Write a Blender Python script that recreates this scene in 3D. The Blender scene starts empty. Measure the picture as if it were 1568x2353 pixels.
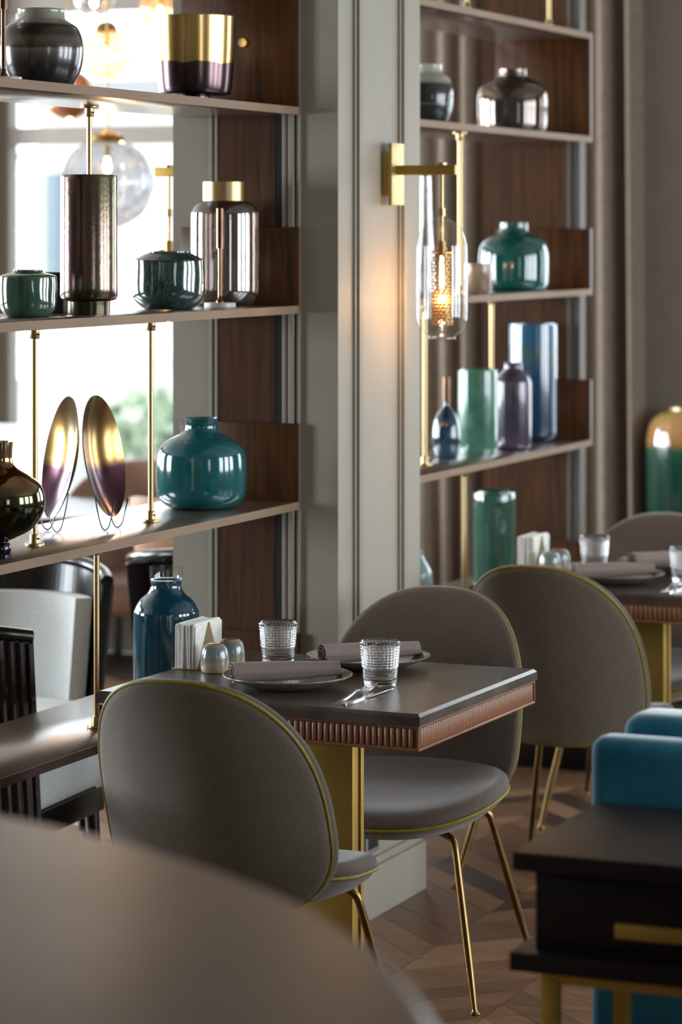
import bpy, bmesh, math, random
from mathutils import Vector, Matrix
random.seed(7)
C = bpy.context.scene.collection
S = bpy.context.scene
PI = math.pi

# ------------------------------------------------------------------ camera
cam = bpy.data.cameras.new('camera')
cam.sensor_fit = 'HORIZONTAL'; cam.sensor_width = 24.0
cam.lens = 6700 / 1568 * 24.0
cam.shift_y = -(1176.5 - 537) / 1568
cam.clip_start = 0.05; cam.clip_end = 300
cam.dof.use_dof = True; cam.dof.focus_distance = 6.15; cam.dof.aperture_fstop = 3.3
cam.dof.aperture_blades = 0
co = bpy.data.objects.new('camera', cam); C.objects.link(co)
co.location = (0, 0, 1.7); co.rotation_euler = (PI / 2, 0, math.radians(22.7))
S.camera = co
# ------------------------------------------------------------------ world
w = bpy.data.worlds.new('overcast_sky'); S.world = w; w.use_nodes = True
bg = w.node_tree.nodes['Background']
bg.inputs[0].default_value = (0.88, 0.95, 1.0, 1); bg.inputs[1].default_value = 3.9
# ------------------------------------------------------------------ window daylight
def area(name, loc, rot, sx, sy, power, col=(0.88, 0.95, 1.0)):
    l = bpy.data.lights.new(name, 'AREA'); l.shape = 'RECTANGLE'; l.size = sx; l.size_y = sy
    l.energy = power; l.color = col
    o = bpy.data.objects.new(name, l); C.objects.link(o); o.location = loc; o.rotation_euler = rot
    return o
RW = 3.4; LW = -8.2; BW = -2.4; FW = 10.6; CE = 3.15
RIGHT_WIN = [(-0.9, 0.4), (4.1, 5.3), (5.9, 7.1), (7.7, 8.9)]     # window openings on the right wall, Y ranges
for i, (a, b) in enumerate(RIGHT_WIN):
    area('window_daylight', (RW + .22, (a + b) / 2, 1.75), (0, PI / 2, 0), 1.9, b - a, (16, 100, 115, 110)[i])
FAR_WIN = [(-2.1, -0.7), (0.0, 1.5)]                                   # far wall, right of the frame
for i, (a, b) in enumerate(FAR_WIN):
    area('window_daylight', ((a + b) / 2, FW + .30, 1.75), (-PI / 2, 0, 0), b - a, 1.9, 52)
LEFT_WIN = [(3.0, 4.6), (6.0, 7.6), (8.4, 9.9)]
for i, (a, b) in enumerate(LEFT_WIN):
    area('window_daylight', (LW - .22, (a + b) / 2, 1.75), (0, -PI / 2, 0), 1.9, b - a, 330)
# ------------------------------------------------------------------ exposure
S.view_settings.view_transform = 'Standard'; S.view_settings.look = 'None'
S.view_settings.exposure = 0.2; S.view_settings.gamma = 1.0; S.view_settings.use_curve_mapping = False

# ================================================================== materials
def lin(c):
    return tuple(((v / 255) / 12.92 if v / 255 <= .04045 else ((v / 255 + .055) / 1.055) ** 2.4) for v in c) + (1,)
def nt(name):
    m = bpy.data.materials.new(name); m.use_nodes = True
    t = m.node_tree; b = t.nodes['Principled BSDF']
    return m, t, b
def N(t, kind, **kw):
    n = t.nodes.new(kind)
    for k, v in kw.items(): setattr(n, k, v)
    return n
def coords(t, stretch=(1, 1, 1), kind='Object'):
    tc = N(t, 'ShaderNodeTexCoord'); mp = N(t, 'ShaderNodeMapping'); mp.inputs['Scale'].default_value = stretch
    t.links.new(tc.outputs[kind], mp.inputs[0]); return mp.outputs[0]
def mat(name, col, col2=None, scale=8, rough=.5, metal=0, bump=0, bscale=60, stretch=(1, 1, 1), detail=4,
        coat=0, film=0, spec=.5, sheen=0, rough2=None, lo=.35, hi=.65, trans=0, ior=1.45):
    m, t, b = nt(name)
    b.inputs['Base Color'].default_value = lin(col); b.inputs['Roughness'].default_value = rough
    b.inputs['Metallic'].default_value = metal; b.inputs['IOR'].default_value = ior
    b.inputs['Specular IOR Level'].default_value = spec
    b.inputs['Coat Weight'].default_value = coat; b.inputs['Coat Roughness'].default_value = .04
    b.inputs['Transmission Weight'].default_value = trans
    if sheen: b.inputs['Sheen Weight'].default_value = sheen; b.inputs['Sheen Roughness'].default_value = .4
    if film:
        b.inputs['Thin Film Thickness'].default_value = film; b.inputs['Thin Film IOR'].default_value = 1.6
    v = coords(t, stretch)
    if col2 is not None:
        no = N(t, 'ShaderNodeTexNoise'); no.inputs['Scale'].default_value = scale; no.inputs['Detail'].default_value = detail
        t.links.new(v, no.inputs['Vector'])
        r = N(t, 'ShaderNodeValToRGB'); r.color_ramp.elements[0].color = lin(col); r.color_ramp.elements[1].color = lin(col2)
        r.color_ramp.elements[0].position = lo; r.color_ramp.elements[1].position = hi
        t.links.new(no.outputs['Fac'], r.inputs[0]); t.links.new(r.outputs[0], b.inputs['Base Color'])
        if rough2 is not None:
            mr = N(t, 'ShaderNodeMapRange'); mr.inputs['To Min'].default_value = rough; mr.inputs['To Max'].default_value = rough2
            t.links.new(no.outputs['Fac'], mr.inputs[0]); t.links.new(mr.outputs[0], b.inputs['Roughness'])
    if bump:
        n2 = N(t, 'ShaderNodeTexNoise'); n2.inputs['Scale'].default_value = bscale; n2.inputs['Detail'].default_value = 3
        t.links.new(v, n2.inputs['Vector'])
        bp = N(t, 'ShaderNodeBump'); bp.inputs['Strength'].default_value = bump; bp.inputs['Distance'].default_value = .01
        t.links.new(n2.outputs['Fac'], bp.inputs['Height']); t.links.new(bp.outputs[0], b.inputs['Normal'])
    return m
def wood(name, col, col2, axis, rough=.4, spec=.5, scale=5, bump=.05):
    st = [14, 14, 14]; st[axis] = .8
    return mat(name, col, col2, scale=scale, rough=rough, stretch=tuple(st), bump=bump, bscale=20, lo=.3, hi=.7, spec=spec, detail=6)
def thin_glass(name, tint=(1, 1, 1), refl=1.0, rough=0.0, base=.05, edge=.55, power=4):
    """thin-walled glass: clear transmission plus a Fresnel reflection (same for every kind of ray)"""
    m = bpy.data.materials.new(name); m.use_nodes = True; t = m.node_tree; t.nodes.clear()
    out = N(t, 'ShaderNodeOutputMaterial'); mx = N(t, 'ShaderNodeMixShader')
    tr = N(t, 'ShaderNodeBsdfTransparent'); tr.inputs[0].default_value = (*tint, 1)
    gl = N(t, 'ShaderNodeBsdfGlossy'); gl.inputs['Roughness'].default_value = rough; gl.inputs[0].default_value = (refl, refl, refl, 1)
    lw = N(t, 'ShaderNodeLayerWeight'); lw.inputs[0].default_value = .5
    pw = N(t, 'ShaderNodeMath', operation='POWER'); pw.inputs[1].default_value = power; t.links.new(lw.outputs['Facing'], pw.inputs[0])
    fr = N(t, 'ShaderNodeMath', operation='MULTIPLY_ADD'); fr.inputs[1].default_value = edge; fr.inputs[2].default_value = base; t.links.new(pw.outputs[0], fr.inputs[0])
    t.links.new(fr.outputs[0], mx.inputs[0]); t.links.new(tr.outputs[0], mx.inputs[1]); t.links.new(gl.outputs[0], mx.inputs[2])
    t.links.new(mx.outputs[0], out.inputs[0]); return m
def globe_glass(c=(.62, .67, .74), c2=(.26, .31, .38)):
    m = bpy.data.materials.new('swirled_globe_glass'); m.use_nodes = True; t = m.node_tree; t.nodes.clear()
    out = N(t, 'ShaderNodeOutputMaterial'); tr = N(t, 'ShaderNodeBsdfTransparent'); tr.inputs[0].default_value = (*c, 1)
    tl = N(t, 'ShaderNodeBsdfTranslucent'); tl.inputs[0].default_value = (*c2, 1)
    gl = N(t, 'ShaderNodeBsdfGlossy'); gl.inputs['Roughness'].default_value = .12
    tc = N(t, 'ShaderNodeTexCoord'); vo = N(t, 'ShaderNodeTexVoronoi'); vo.inputs['Scale'].default_value = 26; t.links.new(tc.outputs['Object'], vo.inputs['Vector'])
    mr = N(t, 'ShaderNodeMapRange'); mr.inputs['From Max'].default_value = .7; mr.inputs['To Min'].default_value = .75; mr.inputs['To Max'].default_value = .15
    t.links.new(vo.outputs['Distance'], mr.inputs[0])
    m1 = N(t, 'ShaderNodeMixShader'); t.links.new(mr.outputs[0], m1.inputs[0]); t.links.new(tr.outputs[0], m1.inputs[1]); t.links.new(tl.outputs[0], m1.inputs[2])
    lw = N(t, 'ShaderNodeLayerWeight'); pw = N(t, 'ShaderNodeMath', operation='MULTIPLY_ADD'); pw.inputs[1].default_value = .22; pw.inputs[2].default_value = .05
    t.links.new(lw.outputs['Facing'], pw.inputs[0])
    m2 = N(t, 'ShaderNodeMixShader'); t.links.new(pw.outputs[0], m2.inputs[0]); t.links.new(m1.outputs[0], m2.inputs[1]); t.links.new(gl.outputs[0], m2.inputs[2])
    t.links.new(m2.outputs[0], out.inputs[0]); return m
def banded(name, stops, h, rough=.25, metal=0, wob=.02, bump=0, film=0, coat=0, bscale=40, spec=.5, mstops=None):
    """glaze dipped in bands by height; stops are (height fraction, colour); the object's origin is its base"""
    m, t, b = nt(name)
    b.inputs['Roughness'].default_value = rough; b.inputs['Metallic'].default_value = metal
    b.inputs['Coat Weight'].default_value = coat; b.inputs['Specular IOR Level'].default_value = spec
    b.inputs['Coat Roughness'].default_value = .05
    if film: b.inputs['Thin Film Thickness'].default_value = film; b.inputs['Thin Film IOR'].default_value = 1.7
    tc = N(t, 'ShaderNodeTexCoord'); sp = N(t, 'ShaderNodeSeparateXYZ'); t.links.new(tc.outputs['Object'], sp.inputs[0])
    no = N(t, 'ShaderNodeTexNoise'); no.inputs['Scale'].default_value = 9; t.links.new(tc.outputs['Object'], no.inputs['Vector'])
    a = N(t, 'ShaderNodeMath', operation='MULTIPLY_ADD'); a.inputs[1].default_value = wob; t.links.new(no.outputs['Fac'], a.inputs[0]); t.links.new(sp.outputs[2], a.inputs[2])
    d = N(t, 'ShaderNodeMath', operation='DIVIDE'); d.inputs[1].default_value = h; t.links.new(a.outputs[0], d.inputs[0])
    r = N(t, 'ShaderNodeValToRGB'); e = r.color_ramp.elements
    e[0].position = stops[0][0]; e[0].color = lin(stops[0][1]); e[1].position = stops[-1][0]; e[1].color = lin(stops[-1][1])
    for p, c in stops[1:-1]: x = e.new(p); x.color = lin(c)
    t.links.new(d.outputs[0], r.inputs[0]); t.links.new(r.outputs[0], b.inputs['Base Color'])
    if mstops:
        r2 = N(t, 'ShaderNodeValToRGB'); e = r2.color_ramp.elements
        e[0].position = mstops[0][0]; e[0].color = (mstops[0][1],) * 3 + (1,); e[1].position = mstops[-1][0]; e[1].color = (mstops[-1][1],) * 3 + (1,)
        t.links.new(d.outputs[0], r2.inputs[0]); t.links.new(r2.outputs[0], b.inputs['Metallic'])
    if bump:
        n2 = N(t, 'ShaderNodeTexNoise'); n2.inputs['Scale'].default_value = bscale; t.links.new(tc.outputs['Object'], n2.inputs['Vector'])
        bp = N(t, 'ShaderNodeBump'); bp.inputs['Strength'].default_value = bump; bp.inputs['Distance'].default_value = .01
        t.links.new(n2.outputs['Fac'], bp.inputs['Height']); t.links.new(bp.outputs[0], b.inputs['Normal'])
    return m
def fabric(name, col, col2, weave=900, bump=.35, sheen=.3):
    m, t, b = nt(name)
    b.inputs['Roughness'].default_value = .85; b.inputs['Specular IOR Level'].default_value = .25
    b.inputs['Sheen Weight'].default_value = sheen; b.inputs['Sheen Roughness'].default_value = .45
    v = coords(t)
    n1 = N(t, 'ShaderNodeTexNoise'); n1.inputs['Scale'].default_value = weave * .8; n1.inputs['Detail'].default_value = 3; t.links.new(v, n1.inputs['Vector'])
    wv = N(t, 'ShaderNodeTexWave', wave_type='BANDS', bands_direction='DIAGONAL'); wv.inputs['Scale'].default_value = weave / 3; wv.inputs['Distortion'].default_value = 1.5
    t.links.new(v, wv.inputs['Vector'])
    mx = N(t, 'ShaderNodeMath', operation='MULTIPLY'); t.links.new(n1.outputs['Fac'], mx.inputs[0]); w2_ = N(t, 'ShaderNodeMath', operation='MULTIPLY_ADD'); w2_.inputs[1].default_value = .35; w2_.inputs[2].default_value = .33; t.links.new(wv.outputs['Fac'], w2_.inputs[0]); t.links.new(w2_.outputs[0], mx.inputs[1])
    ad = N(t, 'ShaderNodeMath', operation='ADD'); t.links.new(mx.outputs[0], ad.inputs[0]); t.links.new(n1.outputs['Fac'], ad.inputs[1])
    r = N(t, 'ShaderNodeValToRGB'); r.color_ramp.elements[0].color = lin(col); r.color_ramp.elements[1].color = lin(col2)
    r.color_ramp.elements[0].position = .45; r.color_ramp.elements[1].position = 1.0
    t.links.new(ad.outputs[0], r.inputs[0]); t.links.new(r.outputs[0], b.inputs['Base Color'])
    bp = N(t, 'ShaderNodeBump'); bp.inputs['Strength'].default_value = bump; bp.inputs['Distance'].default_value = .002
    t.links.new(ad.outputs[0], bp.inputs['Height']); t.links.new(bp.outputs[0], b.inputs['Normal'])
    return m

M = {}
M['paint'] = mat('grey_paint', (146, 140, 127), (141, 135, 122), scale=2, rough=.6, spec=.35, bump=.02, bscale=90)
M['wall'] = mat('taupe_wall', (142, 131, 116), (135, 124, 110), scale=3, rough=.6, bump=.03, bscale=60)
M['ceil'] = mat('ceiling_paint', (176, 170, 160), rough=.8)
M['walnut_z'] = wood('walnut_upright', (44, 24, 7), (82, 47, 17), 2, rough=.42, spec=.35)
M['walnut_y'] = wood('walnut_shelf', (76, 58, 46), (98, 78, 63), 1, rough=.28, spec=1)
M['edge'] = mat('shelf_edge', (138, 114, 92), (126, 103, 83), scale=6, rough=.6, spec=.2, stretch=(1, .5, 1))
M['brass'] = mat('brushed_brass', (190, 166, 124), (172, 148, 106), scale=30, rough=.34, metal=1, stretch=(1, 1, .05))
M['brass_dull'] = mat('aged_brass', (150, 122, 72), (128, 102, 60), scale=20, rough=.36, metal=1)
M['brass_yellow'] = mat('yellow_brass', (186, 154, 82), (166, 136, 70), scale=6, rough=.5, metal=1)
M['chairbrass'] = mat('antique_brass_tube', (136, 108, 66), (108, 84, 50), scale=6, rough=.28, metal=1)
M['stone'] = None
M['apron'] = wood('oiled_oak', (116, 73, 45), (146, 97, 64), 2, rough=.45)
M['apron_dark'] = wood('oiled_oak_groove', (80, 46, 27), (98, 58, 35), 2, rough=.5)
M['slatgrey'] = mat('dim_grey_paint', (92, 86, 78), rough=.6)
M['satin'] = mat('satin_brass', (186, 168, 118), (176, 156, 104), scale=30, rough=.5, metal=1)
M['edge_shaded'] = mat('shaded_shelf_edge', (72, 50, 48), (64, 44, 42), scale=6, rough=.5, spec=.3)  # low shelf edge band, shade from chair and table painted into its colour
for k_ in ('walnut_y',):
    b_ = M[k_].node_tree.nodes['Principled BSDF']; b_.inputs['Coat Weight'].default_value = .9; b_.inputs['Coat Roughness'].default_value = .24
M['fab'] = fabric('taupe_twill', (74, 64, 54), (120, 108, 95))
M['fabfront'] = fabric('taupe_velvet', (66, 54, 46), (95, 81, 71), weave=600, bump=.15, sheen=.25)
M['piping'] = mat('olive_piping', (128, 112, 14), (108, 94, 12), scale=60, rough=.6)
M['curtain'] = mat('taupe_curtain', (122, 108, 95), (112, 99, 87), scale=40, rough=.9, sheen=.2, bump=.1, bscale=300)
M['glass'] = thin_glass('clear_glass', (.97, .98, .98), .9, base=.07, edge=.5, power=4)
M['pane'] = thin_glass('window_pane', (.98, .99, 1), .6)
M['tumbler'] = mat('pressed_glass', (255, 255, 255), rough=0.0, trans=1, ior=1.45)
M['globe'] = globe_glass()
M['steel'] = mat('polished_steel', (200, 200, 200), rough=.12, metal=1)
M['wire'] = mat('grey_wire', (120, 120, 118), rough=.3, metal=1)
M['marble'] = mat('pale_marble', (205, 200, 192), (170, 165, 158), scale=30, rough=.3)
M['black'] = mat('black_lacquer', (16, 13, 12), (26, 20, 18), scale=10, rough=.22, stretch=(8, 8, 1))
M['darkwood'] = wood('wenge', (11, 7, 6), (19, 11, 9), 0, rough=.42, spec=.28)
M['teal'] = mat('teal_velvet', (30, 102, 130), (50, 128, 156), scale=7, rough=.75, sheen=.8, bump=.05, bscale=12, spec=.2)
M['white'] = mat('white_paper', (228, 226, 220), (214, 212, 206), scale=40, rough=.9)
M['paleg'] = fabric('pale_grey_fabric', (168, 172, 172), (196, 198, 196), weave=300, bump=.1)
M['tan'] = mat('tan_leather', (176, 136, 108), (160, 120, 94), scale=6, rough=.5)
M['slot'] = mat('shadow_gap', (24, 22, 20), rough=.8)
M['napkin'] = fabric('mauve_linen', (120, 104, 98), (152, 136, 130), weave=900, bump=.4, sheen=.1)

def stone_mat():
    m, t, b = nt('dark_stone')
    b.inputs['Roughness'].default_value = .26; b.inputs['Specular IOR Level'].default_value = .45
    v = coords(t)
    n = N(t, 'ShaderNodeTexNoise'); n.inputs['Scale'].default_value = 9; n.inputs['Detail'].default_value = 7; t.links.new(v, n.inputs['Vector'])
    r = N(t, 'ShaderNodeValToRGB'); r.color_ramp.elements[0].color = lin((56, 47, 41)); r.color_ramp.elements[1].color = lin((84, 74, 66))
    r.color_ramp.elements[0].position = .35; r.color_ramp.elements[1].position = .7; t.links.new(n.outputs['Fac'], r.inputs[0])
    vo = N(t, 'ShaderNodeTexNoise', noise_type='RIDGED_MULTIFRACTAL'); vo.inputs['Scale'].default_value = 7; vo.inputs['Detail'].default_value = 5
    t.links.new(v, vo.inputs['Vector'])
    r2 = N(t, 'ShaderNodeValToRGB'); r2.color_ramp.elements[0].position = .80; r2.color_ramp.elements[1].position = .98
    r2.color_ramp.elements[1].color = (.35, .35, .35, 1); r2.color_ramp.elements[0].color = (0, 0, 0, 1)
    t.links.new(vo.outputs['Fac'], r2.inputs[0])
    mx = N(t, 'ShaderNodeMix', data_type='RGBA'); t.links.new(r2.outputs[0], mx.inputs['Factor']); t.links.new(r.outputs[0], mx.inputs['A'])
    mx.inputs['B'].default_value = lin((150, 140, 120)); t.links.new(mx.outputs['Result'], b.inputs['Base Color'])
    mr = N(t, 'ShaderNodeMapRange'); mr.inputs['To Min'].default_value = .22; mr.inputs['To Max'].default_value = .36
    t.links.new(n.outputs['Fac'], mr.inputs[0]); t.links.new(mr.outputs[0], b.inputs['Roughness'])
    return m
M['stone'] = stone_mat()

# ================================================================== mesh helpers
def link(name, me, m, parent=None, loc=None, smooth=False):
    if m is not None and not me.materials: me.materials.append(m)
    if smooth:
        for p in me.polygons: p.use_smooth = True
    o = bpy.data.objects.new(name, me); C.objects.link(o)
    if parent is not None: o.parent = parent
    if loc: o.location = loc
    return o
def from_py(name, v, f, m, parent=None, loc=None, smooth=False):
    me = bpy.data.meshes.new(name); me.from_pydata(v, [], f); me.update()
    return link(name, me, m, parent, loc, smooth)
def auto(o, ang=40):
    me = o.data
    for p in me.polygons: p.use_smooth = True
    bm = bmesh.new(); bm.from_mesh(me); a = math.radians(ang)
    for e in bm.edges:
        if len(e.link_faces) == 2 and e.calc_face_angle(0) > a: e.smooth = False
    bm.to_mesh(me); bm.free(); return o
def bmbox(bm, x0, x1, y0, y1, z0, z1):
    r = bmesh.ops.create_cube(bm, size=1)
    for v in r['verts']:
        v.co = Vector(((x0 + x1) / 2 + v.co.x * (x1 - x0), (y0 + y1) / 2 + v.co.y * (y1 - y0), (z0 + z1) / 2 + v.co.z * (z1 - z0)))
    return r['verts']
def boxes(name, bl, m, parent=None, bevel=0, seg=2, loc=None):
    me = bpy.data.meshes.new(name); bm = bmesh.new()
    for b in bl:
        bmbox(bm, *b)
    if bevel: bmesh.ops.bevel(bm, geom=list(bm.edges), offset=bevel, segments=seg, affect='EDGES', profile=.6)
    bm.to_mesh(me); bm.free()
    o = link(name, me, m, parent, loc)
    if bevel: auto(o, 50)
    return o
def box(name, x0, x1, y0, y1, z0, z1, m, parent=None, bevel=0, seg=2, loc=None):
    return boxes(name, [(x0, x1, y0, y1, z0, z1)], m, parent, bevel, seg, loc)
def lathe_data(prof, seg=48, fn=None):
    v, f = [], []; n = len(prof)
    idx = []
    for (r, z) in prof:
        if r < 1e-6: idx.append([len(v)] * seg); v.append((0, 0, z))
        else:
            idx.append(list(range(len(v), len(v) + seg)))
            for k in range(seg):
                a = 2 * PI * k / seg; rr = fn(r, z, a) if fn else r
                v.append((rr * math.cos(a), rr * math.sin(a), z))
    for i in range(n - 1):
        A, B = idx[i], idx[i + 1]
        for k in range(seg):
            q = [A[k], A[(k + 1) % seg], B[(k + 1) % seg], B[k]]
            q = [x for j, x in enumerate(q) if x != q[j - 1]]
            if len(q) > 2: f.append(tuple(q))
    return v, f
def smooth_prof(p, n=5):
    """Catmull-Rom through the profile points"""
    out = []; P = [p[0]] + list(p) + [p[-1]]
    for i in range(1, len(P) - 2):
        for k in range(n):
            t = k / n; q = []
            for c in (0, 1):
                a, b, c2, d = P[i - 1][c], P[i][c], P[i + 1][c], P[i + 2][c]
                q.append(.5 * (2 * b + (c2 - a) * t + (2 * a - 5 * b + 4 * c2 - d) * t * t + (3 * b - a - 3 * c2 + d) * t ** 3))
            out.append((max(q[0], 0), q[1]))
    out.append(p[-1]); return out
def lathe(name, prof, m, parent=None, loc=None, seg=48, fn=None, ang=45):
    v, f = lathe_data(prof, seg, fn)
    o = from_py(name, v, f, m, parent, loc); return auto(o, ang)
def tube(name, pts, r, m, parent=None, seg=10, closed=False, caps=True, loc=None):
    pts = [Vector(p) for p in pts]; n = len(pts)
    rs = r if isinstance(r, (list, tuple)) else [r] * n
    v, f = [], []; up = None
    for i, p in enumerate(pts):
        a = pts[i - 1] if (i > 0 or closed) else p; b = pts[(i + 1) % n] if (i < n - 1 or closed) else p
        t = (b - a).normalized()
        if up is None:
            up = Vector((0, 0, 1)) if abs(t.z) < .9 else Vector((1, 0, 0))
        up = (up - t * up.dot(t)).normalized(); sd = t.cross(up)
        for k in range(seg):
            an = 2 * PI * k / seg; v.append(tuple(p + (up * math.cos(an) + sd * math.sin(an)) * rs[i]))
    m_ = n if closed else n - 1
    for i in range(m_):
        for k in range(seg):
            a, b = i * seg + k, i * seg + (k + 1) % seg; c, d = ((i + 1) % n) * seg + (k + 1) % seg, ((i + 1) % n) * seg + k
            f.append((a, b, c, d))
    if caps and not closed: f.append(tuple(range(seg))[::-1]); f.append(tuple((n - 1) * seg + k for k in range(seg)))
    o = from_py(name, v, f, m, parent, loc); return auto(o, 50)
def bez(p0, p1, p2, p3, n=10):
    out = []
    for i in range(n + 1):
        t = i / n; out.append(tuple((1 - t) ** 3 * a + 3 * (1 - t) ** 2 * t * b + 3 * (1 - t) * t * t * c + t ** 3 * d for a, b, c, d in zip(p0, p1, p2, p3)))
    return out
def thing(name, label, cat, loc=(0, 0, 0), rotz=0, group=None):
    o = bpy.data.objects.new(name, None); C.objects.link(o); o.empty_display_size = .05
    o.location = loc; o.rotation_euler = (0, 0, rotz); o['label'] = label; o['category'] = cat
    if group: o['group'] = group
    return o
def tag(o, label, cat, group=None):
    o['label'] = label; o['category'] = cat
    if group: o['group'] = group
    return o
def struct(o, label=None):
    o['kind'] = 'structure'
    if label: o['label'] = label
    return o
def copy_tree(o, parent=None, label=None, loc=None, rotz=None, group=None):
    c = o.copy(); C.objects.link(c)
    if parent is not None: c.parent = parent
    if label: c['label'] = label
    if loc is not None: c.location = loc
    if rotz is not None: c.rotation_euler = (0, 0, rotz)
    if group: c['group'] = group
    for ch in KIDS.get(o.name, [x for x in o.children]): copy_tree(ch, c)
    return c
KIDS = {}

# ================================================================== the room
def wall_with_openings(name, axis, pos, thick, a0, a1, opens, z0w, z1w, m):
    """axis 0: wall at x=pos running along y; axis 1: wall at y=pos running along x"""
    bl = []; cur = a0
    def add(u0, u1, z0, z1):
        lo, hi = sorted((pos, pos + thick))
        bl.append((lo, hi, u0, u1, z0, z1) if axis == 0 else (u0, u1, lo, hi, z0, z1))
    for (u, v) in opens:
        add(cur, u, 0, CE); add(u, v, 0, z0w); add(u, v, z1w, CE); cur = v
    add(cur, a1, 0, CE)
    return boxes(name, bl, m)
struct(wall_with_openings('wall_right', 0, RW, .2, BW, FW, RIGHT_WIN, .8, 2.7, M['paint']))
struct(wall_with_openings('wall_left', 0, LW, -.2, BW, FW, LEFT_WIN, .8, 2.7, M['paint']))
struct(box('wall_back', LW, RW, BW - .2, BW, 0, CE, M['paint']))
FWO = [(-6.02, -3.95)]
MW = M['wall']
struct(wall_with_openings('wall_far', 1, FW, .25, LW, -2.6, FWO, .72, 3.0, M['wall']))
struct(wall_with_openings('wall_far', 1, FW, .25, -2.6, RW, FAR_WIN, .8, 2.7, M['wall']))
struct(box('ceiling', LW, RW, BW, FW + .2, CE, CE + .1, M['ceil']))
fl = struct(box('floor', LW, RW, BW, FW, -.08, -.004, mat('floor_joint', (46, 32, 22), rough=.7)))
# chevron parquet
PL = [wood('oak_plank_honey', (104, 74, 52), (132, 98, 72), 0, rough=.34, scale=3), wood('oak_plank_brown', (86, 60, 43), (112, 82, 60), 0, rough=.36, scale=3),
      wood('oak_plank_dark', (52, 37, 32), (70, 51, 43), 0, rough=.36, scale=3), wood('oak_plank_pale', (122, 92, 68), (146, 114, 86), 0, rough=.34, scale=3)]
CWd = .32; PT = .125; XS0 = -2.475
def plank_mesh(sgn, m):
    g = .0012; w2 = CWd
    v = []
    for z in (-.012, 0):
        for (x, y) in ((g, g), (w2 - g, g + sgn * w2), (w2 - g, PT - g + sgn * w2), (g, PT - g)): v.append((x, y, z))
    f = [(0, 1, 2, 3), (7, 6, 5, 4), (0, 4, 5, 1), (1, 5, 6, 2), (2, 6, 7, 3), (3, 7, 4, 0)]
    if True: f = [tuple(reversed(q)) for q in f]
    me = bpy.data.meshes.new('plank'); me.from_pydata(v, [], f); me.update(); me.materials.append(m); return me
pm = {(s_, i): plank_mesh(s_, PL[i]) for s_ in (-1, 1) for i in range(4)}
cells = []
k0 = int((LW - XS0) / CWd) ; k1 = int((RW - XS0) / CWd) - 1
for k in range(k0, k1 + 1):
    sg = 1 if k % 2 == 0 else -1
    x = XS0 + k * CWd
    off = 0 if sg == 1 else CWd
    for j in range(int((FW - BW - 2 * CWd) / PT)):
        y = BW + .33 + off - (.3 if sg == 1 else .3) + j * PT
        if y < BW + (0.02 if sg == 1 else CWd) or y > FW - PT - (CWd if sg == 1 else 0) - .02: continue
        mi = random.choices(range(4), (5, 4, 1.3, 2))[0]
        cx, cy = x + CWd / 2, y + PT / 2 + sg * CWd / 2
        vx, vy = cx + 2.2, cy - 6.7
        cells.append((vx * vx * 2.2 + vy * vy * .5, x, y, sg, mi))
cells.sort(key=lambda t: t[0])
for (_, x, y, sg, mi) in cells[:290]:
    o = bpy.data.objects.new('plank', pm[(sg, mi)]); C.objects.link(o); o.parent = fl; o.location = (x, y, random.uniform(-.0004, .0004))
pv, pf, pmi = [], [], []
for (_, x, y, sg, mi) in cells[290:]:
    me = pm[(sg, mi)]; b0 = len(pv)
    pv += [(v.co.x + x, v.co.y + y, v.co.z) for v in me.vertices]
    for p in me.polygons: pf.append(tuple(b0 + i for i in p.vertices)); pmi.append(mi)
me = bpy.data.meshes.new('planks'); me.from_pydata(pv, [], pf); me.update()
for mm in PL: me.materials.append(mm)
for p, i in zip(me.polygons, pmi): p.material_index = i
o = link('planks', me, None, fl); o['kind'] = 'stuff'

# windows -----------------------------------------------------------------
M['frame'] = mat('window_frame_grey', (120, 112, 102), rough=.5)
def window(n, axis, pos, a, b, z0, z1, bars_u, bars_z, depth=.07, t=.05):
    def bx(u0, u1, z0_, z1_, d=depth):
        lo, hi = pos - d / 2, pos + d / 2
        return (lo, hi, u0, u1, z0_, z1_) if axis == 0 else (u0, u1, lo, hi, z0_, z1_)
    fr = boxes(f'window_{n}', [bx(a, b, z0, z0 + t), bx(a, b, z1 - t, z1), bx(a, a + t, z0 + t, z1 - t), bx(b - t, b, z0 + t, z1 - t)], M['frame'])
    struct(fr)
    for u in bars_u: boxes('mullion', [bx(u - .025, u + .025, z0 + t, z1 - t, depth * .9)], M['frame'], fr)
    us = [a + t] + [u for u in bars_u] + [b - t]
    for (zc, hh) in bars_z:
        for i in range(len(us) - 1):
            u0 = us[i] + (.025 if i > 0 else 0); u1 = us[i + 1] - (.025 if i < len(us) - 2 else 0)
            boxes('transom', [bx(u0, u1, zc - hh, zc + hh, depth)], M['frame'], fr)
    boxes('pane', [bx(a + t * .5, b - t * .5, z0 + t * .5, z1 - t * .5, .006)], M['pane'], fr)
    return fr
wn = 1
window(wn, 1, FW + .12, -6.02, -3.95, .72, 3.0, [-5.0 + .45], [(2.106, .036), (2.66, .04)]); wn += 1
for (a, b) in RIGHT_WIN: window(wn, 0, RW + .1, a, b, .8, 2.7, [(a + b) / 2], [(2.15, .025)]); wn += 1
for (a, b) in FAR_WIN: window(wn, 1, FW + .1, a, b, .8, 2.7, [(a + b) / 2], [(2.15, .025)]); wn += 1
for (a, b) in LEFT_WIN: window(wn, 0, LW - .1, a, b, .8, 2.7, [(a + b) / 2], [(2.15, .025)]); wn += 1
struct(box('trim_1', -6.08, -3.9, FW - .14, FW + .08, .68, .72, M['paint'], bevel=.004))      # inner sill

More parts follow.
